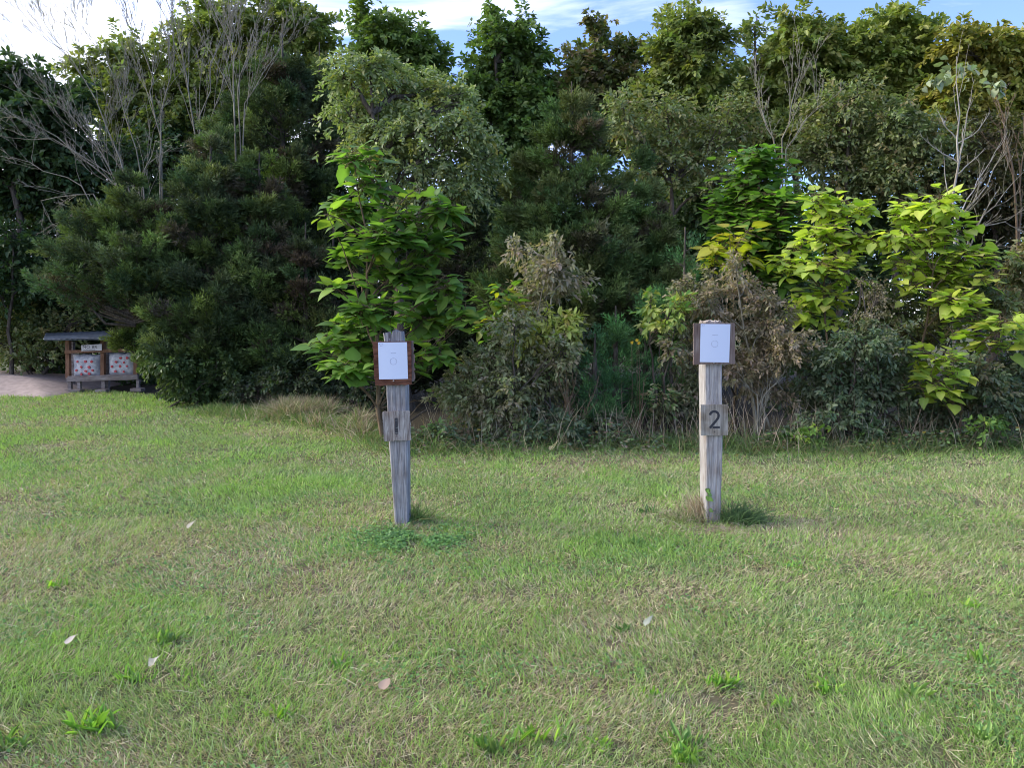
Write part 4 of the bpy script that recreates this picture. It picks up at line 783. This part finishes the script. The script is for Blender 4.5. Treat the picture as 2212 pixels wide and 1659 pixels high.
t2 = thing('paper_target', 'white paper target with one small circle on the grey brown board of post 2', 'paper', (at(1544, 741, Y2)[0], Y2 - .025, at(1544, 741, Y2)[2]), 'paper targets')
board('sheet', [(1513.6, 699.6), (1577.9, 700), (1575, 783), (1511.7, 782)], Y2 - .0255, .0006, M_paper, t2, 0, 0., warp=.003, n=14)
Yp = Y2 - .0298
ribbon('ring', [arc(1543.9, 742.8, 7.1, 7.1, 0, 360, 40)], Yp, .34, M_ink, t2)
ribbon('caption', [[(1538.8, 723.9), (1551.2, 724.2)]], Yp, .6, M_ink, t2)
ribbon('handwriting', [[(1516.2, 702), (1519.2, 701.8)], [(1516.4, 703.6), (1519.4, 703.2)], [(1521.4, 701.6), (1520.6, 704.8)]], Yp, .4, M_ink, t2)

# grass tufts about the posts
def tuft(label, px, py, n, sx, sy, h, pal, seed, **k):
    rng = np.random.default_rng(seed); b = ground_at(px, py); x = b[0] + rng.normal(0, sx, n); y = b[1] + rng.normal(0, sy, n)
    o = strands('grass_tuft', label, 'grass tuft', np.stack([x, y, gz(x, y)], -1), h, pal, seed, kind=None, group='long grass at the foot of the posts', width=.005, **k)
tuft('dark green long grass leaning away right of post 1', 895, 1128, 190, .06, .05, .24, P_gg[:3] + [(.3, .3, .12, .4)], 1, tilt=(.2, 1.1), lean=(.25, 0))
tuft('short dry tuft at the front foot of post 1', 866, 1150, 420, .09, .035, .09, P_tan + P_gg, 2, tilt=(.3, 1.3))
tuft('dark green arching grass right of post 2', 1585, 1132, 620, .08, .06, .25, [(.08, .14, .06), (.11, .18, .07), (.06, .11, .05)], 3, tilt=(.2, 1.0), lean=(.45, -.05))
tuft('tall dry grass against the left side of post 2', 1510, 1125, 420, .05, .06, .28, P_tan, 4, tilt=(.05, .5))
tuft('green and tan grass spilling left of post 2', 1488, 1130, 420, .08, .07, .15, P_tan + P_gg, 5, tilt=(.2, 1.2), lean=(-.2, 0))
tuft('flattened dry grass in front of post 2', 1550, 1150, 620, .16, .05, .12, P_tan, 6, tilt=(.8, 1.45), lean=(.3, -.1))

def ivy(px0, py0, Y, label, pts):
    c = at(px0, py0, Y); root = thing('vine', label, 'vine', (c[0], Y, 0)); rng = np.random.default_rng(5)
    P = np.array([at(x, y, Y) for x, y in pts]); lp = np.concatenate([np.array([[P[0][0], Y + .01, 0.]]), P])
    V, Fc = tubes([(lp, .0022)], 4); raw_mesh('stem', V, Fc, M_stem, parent=root)
    n = len(P); D = np.stack([rng.uniform(-1, 1, n), np.full(n, -.3), rng.uniform(-.8, .2, n)], -1)
    V, Fc, C = scatter(HEART, P - np.array([0, .012, 0]), D, np.array([[0, -1., .4]]).repeat(n, 0), .038 * rng.uniform(.7, 1.2, n), palette([(.2, .34, .07), (.12, .22, .06)], n, rng))
    for q in range(n): raw_mesh('leaf', V[q * 12:q * 12 + 12], HEART[1], M_leaf, C[q * 12:q * 12 + 12], parent=root)
ivy(1530, 1080, Y2 - .008, 'thin vine with a few green leaves climbing the foot of post 2', [(1532, 1100), (1530, 1075), (1527, 1055), (1533, 1062), (1536, 1068), (1528, 1072)])

# ------------------------------------------------------------------ archery bag target shelter (far left)
YS = 17.0
M_sw = wood_mat('shelter_timber', (.15, .13, .13), (.30, .27, .27), (4, 30, 30), bump=.5)
M_swr = wood_mat('shelter_red_timber', (.16, .085, .055), (.26, .15, .10), (30, 30, 4), bump=.5)
M_roof = plain_mat('blue_grey_metal_roof', (.08, .10, .14), .45, .3, .3, 5)
M_bag = plain_mat('woven_bag', (.62, .62, .66), .9, 0, .35, 14, (.33, .35, .42)); M_spot = plain_mat('red_spot', (.62, .05, .06), .8, 0, .2, 60, (.45, .1, .12))
M_sign = plain_mat('white_sign', (.72, .70, .74), .6, 0, .1, 12)
c0 = at(215, 845, YS)
sh = thing('target_shelter', 'wooden stand with sloping metal roof sheltering two archery bag targets', 'shelter', (c0[0], YS, 0))
def beam(name, x0, x1, ya, yb, dy, th, mat, parent=sh, slope=0., rag=.002): 
    return board(name, [(x0, ya), (x1, ya - slope), (x1, yb - slope), (x0, yb)], YS + dy, th, mat, parent, int(x0), rag, n=8)
# roof sheet: pitched plane, front edge low
def roof():
    nu, nv = 60, 8; f0 = at(93, 733, YS - .42); f1 = at(300, 727, YS - .42); k0 = at(99, 722, YS + .75); k1 = at(306, 715, YS + .75); k0[2] += .03; k1[2] += .03
    u = np.linspace(0, 1, nu); v = np.linspace(0, 1, nv); P = np.zeros((nv, nu, 3))
    for i, b_ in enumerate(v): P[i] = (f0 * (1 - u[:, None]) + f1 * u[:, None]) * (1 - b_) + (k0 * (1 - u[:, None]) + k1 * u[:, None]) * b_
    P[:, :, 2] += .004 * np.sin(u * 2 * np.pi * 17)[None]
    Q = P.copy(); Q[:, :, 2] -= .006; I = np.arange(nu * nv).reshape(nv, nu); J = I + nu * nv
    q = lambda a: np.stack([a[:-1, :-1], a[:-1, 1:], a[1:, 1:], a[1:, :-1]], -1).reshape(-1, 4)
    F_ = [q(I), q(J)[:, ::-1]]
    for e in (I[0][::-1], I[-1], I[:, 0], I[:, -1][::-1]): F_.append(np.stack([e[:-1], e[1:], e[1:] + nu * nv, e[:-1] + nu * nv], -1))
    return raw_mesh('roof', np.concatenate([P.reshape(-1, 3), Q.reshape(-1, 3)]), np.concatenate(F_), M_roof, parent=sh)
roof()
beam('fascia', 95, 300, 726.5, 736, -.38, .03, M_roof, slope=4.5)
beam('upright', 141, 149.5, 736, 818, .02, .09, M_swr); beam('upright', 216.5, 224.5, 736, 816, .02, .09, M_swr); beam('upright', 288, 296, 733, 814, .02, .09, M_swr)
beam('upright', 150, 158, 738, 845, .62, .09, M_sw); beam('upright', 226, 234, 738, 840, .62, .09, M_sw)
beam('cross_rail', 139.5, 298, 756.5, 763.5, -.02, .035, M_swr, slope=4)
beam('shelf_beam', 143.5, 297, 815.5, 824.5, -.06, .06, M_sw, slope=4.5); 
beam('shelf', 146, 296, 812.5, 816.5, .0, .5, M_sw, slope=4.5)
for x0, x1, ya, yb in ((146, 153, 824, 843), (167, 173, 823.5, 842), (219, 226, 822, 842), (294, 299.5, 820, 841)): beam('leg', x0, x1, ya, yb, -.03, .08, M_sw)
for x0, x1, ya, yb in ((133, 172, 842, 848.5), (205, 228, 842, 848), (281, 304, 839.5, 846)): beam('sleeper', x0, x1, ya, yb, -.2, .2, M_sw)
def bag(x0, x1, ya, yb, label, spots, seed):
    rng = np.random.default_rng(seed); n = 22; a0 = at(x0, yb, YS + .05); a1 = at(x1, ya, YS + .05); w = a1[0] - a0[0]; h = a1[2] - a0[2]
    root = thing('archery_bag', label, 'archery target', (a0[0] + w / 2, YS + .15, a0[2]), 'archery bag targets')
    u = np.linspace(-1, 1, n); U, W = np.meshgrid(u, u); Vs = []
    for sgn in (-1, 1):
        bul = (1 - np.abs(U) ** 5) * (1 - np.abs(W) ** 5); X = a0[0] + w / 2 + U * w / 2 * (1 - .035 * np.abs(W) ** 4) + (vnoise(W * 3 + seed, U * 2) - .5) * .02 * np.abs(U); Z = a0[2] + h / 2 + W * h / 2 * (1 - .03 * np.abs(U) ** 4 * (W > 0)) + (W > .9) * (vnoise(U * 5, W + seed) - .5) * .03
        Vs.append(np.stack([X, YS + .17 + sgn * (.02 + .12 * bul) + (vnoise(U * 4 + seed, W * 4) - .5) * .015, Z], -1).reshape(-1, 3))
    I = np.arange(n * n).reshape(n, n); J = I + n * n; q = lambda a: np.stack([a[:-1, :-1], a[:-1, 1:], a[1:, 1:], a[1:, :-1]], -1).reshape(-1, 4)
    F_ = [q(I), q(J)[:, ::-1]]
    for e in (I[0][::-1], I[-1], I[:, 0], I[:, -1][::-1]): F_.append(np.stack([e[:-1], e[1:], e[1:] + n * n, e[:-1] + n * n], -1))
    raw_mesh('sack', np.concatenate(Vs), np.concatenate(F_), M_bag, parent=root)
    for (sx_, sy_) in spots:
        c = at(sx_, sy_, YS + .022); k = 12; a = np.linspace(0, 2 * np.pi, k, endpoint=False); r = .026 * rng.uniform(.7, 1.3, k) * rng.uniform(.8, 1.15)
        c[1] = YS + .013; ring = np.stack([c[0] + r * np.cos(a), np.full(k, c[1]), c[2] + r * np.sin(a)], -1); ring2 = ring + np.array([0, .02, 0]); V = np.concatenate([ring, ring2])
        f = [np.arange(k)[None, ::-1], np.array([(j, (j + 1) % k, k + (j + 1) % k, k + j) for j in range(k)])]
        raw_mesh('spot', V, f, M_spot, smooth=False, parent=root)
cS = lambda l: [(x * .1054 + 109.3, y * .1054 + 699.4) for x, y in l]
bag(154, 212.5, 766, 815, 'worn white bag target with red spots, left one in the shelter', cS([(550, 775), (712, 775), (838, 775), (628, 888), (785, 890), (530, 955), (722, 970), (858, 955), (635, 1035), (792, 1028)]), 3)
bag(231.5, 289.5, 763, 812, 'worn white bag target with red spots, half hidden by cedar boughs', cS([(1430, 700), (1565, 700), (1340, 780), (1500, 790), (1255, 875), (1425, 872), (1565, 870), (1330, 975), (1495, 980)]), 4)
sg = thing('sign', 'small white sign reading NO BR over the left bag target', 'sign', (at(197, 752, YS)[0], YS - .04, at(197, 752, YS)[2]))
board('panel', [(175.3, 745.8), (219.5, 742.8), (219.8, 757), (176, 758.5)], YS - .05, .006, M_sign, sg, 3, .001, n=8)
text_mesh('lettering', 'NO BR', 178.3, 752.4, YS - .0515, 6.2, M_black, sg, 1.25)
text_mesh('small_lettering', 'Use Broadhead', 178.8, 756.6, YS - .0515, 2.7, M_black, sg, 1.15)
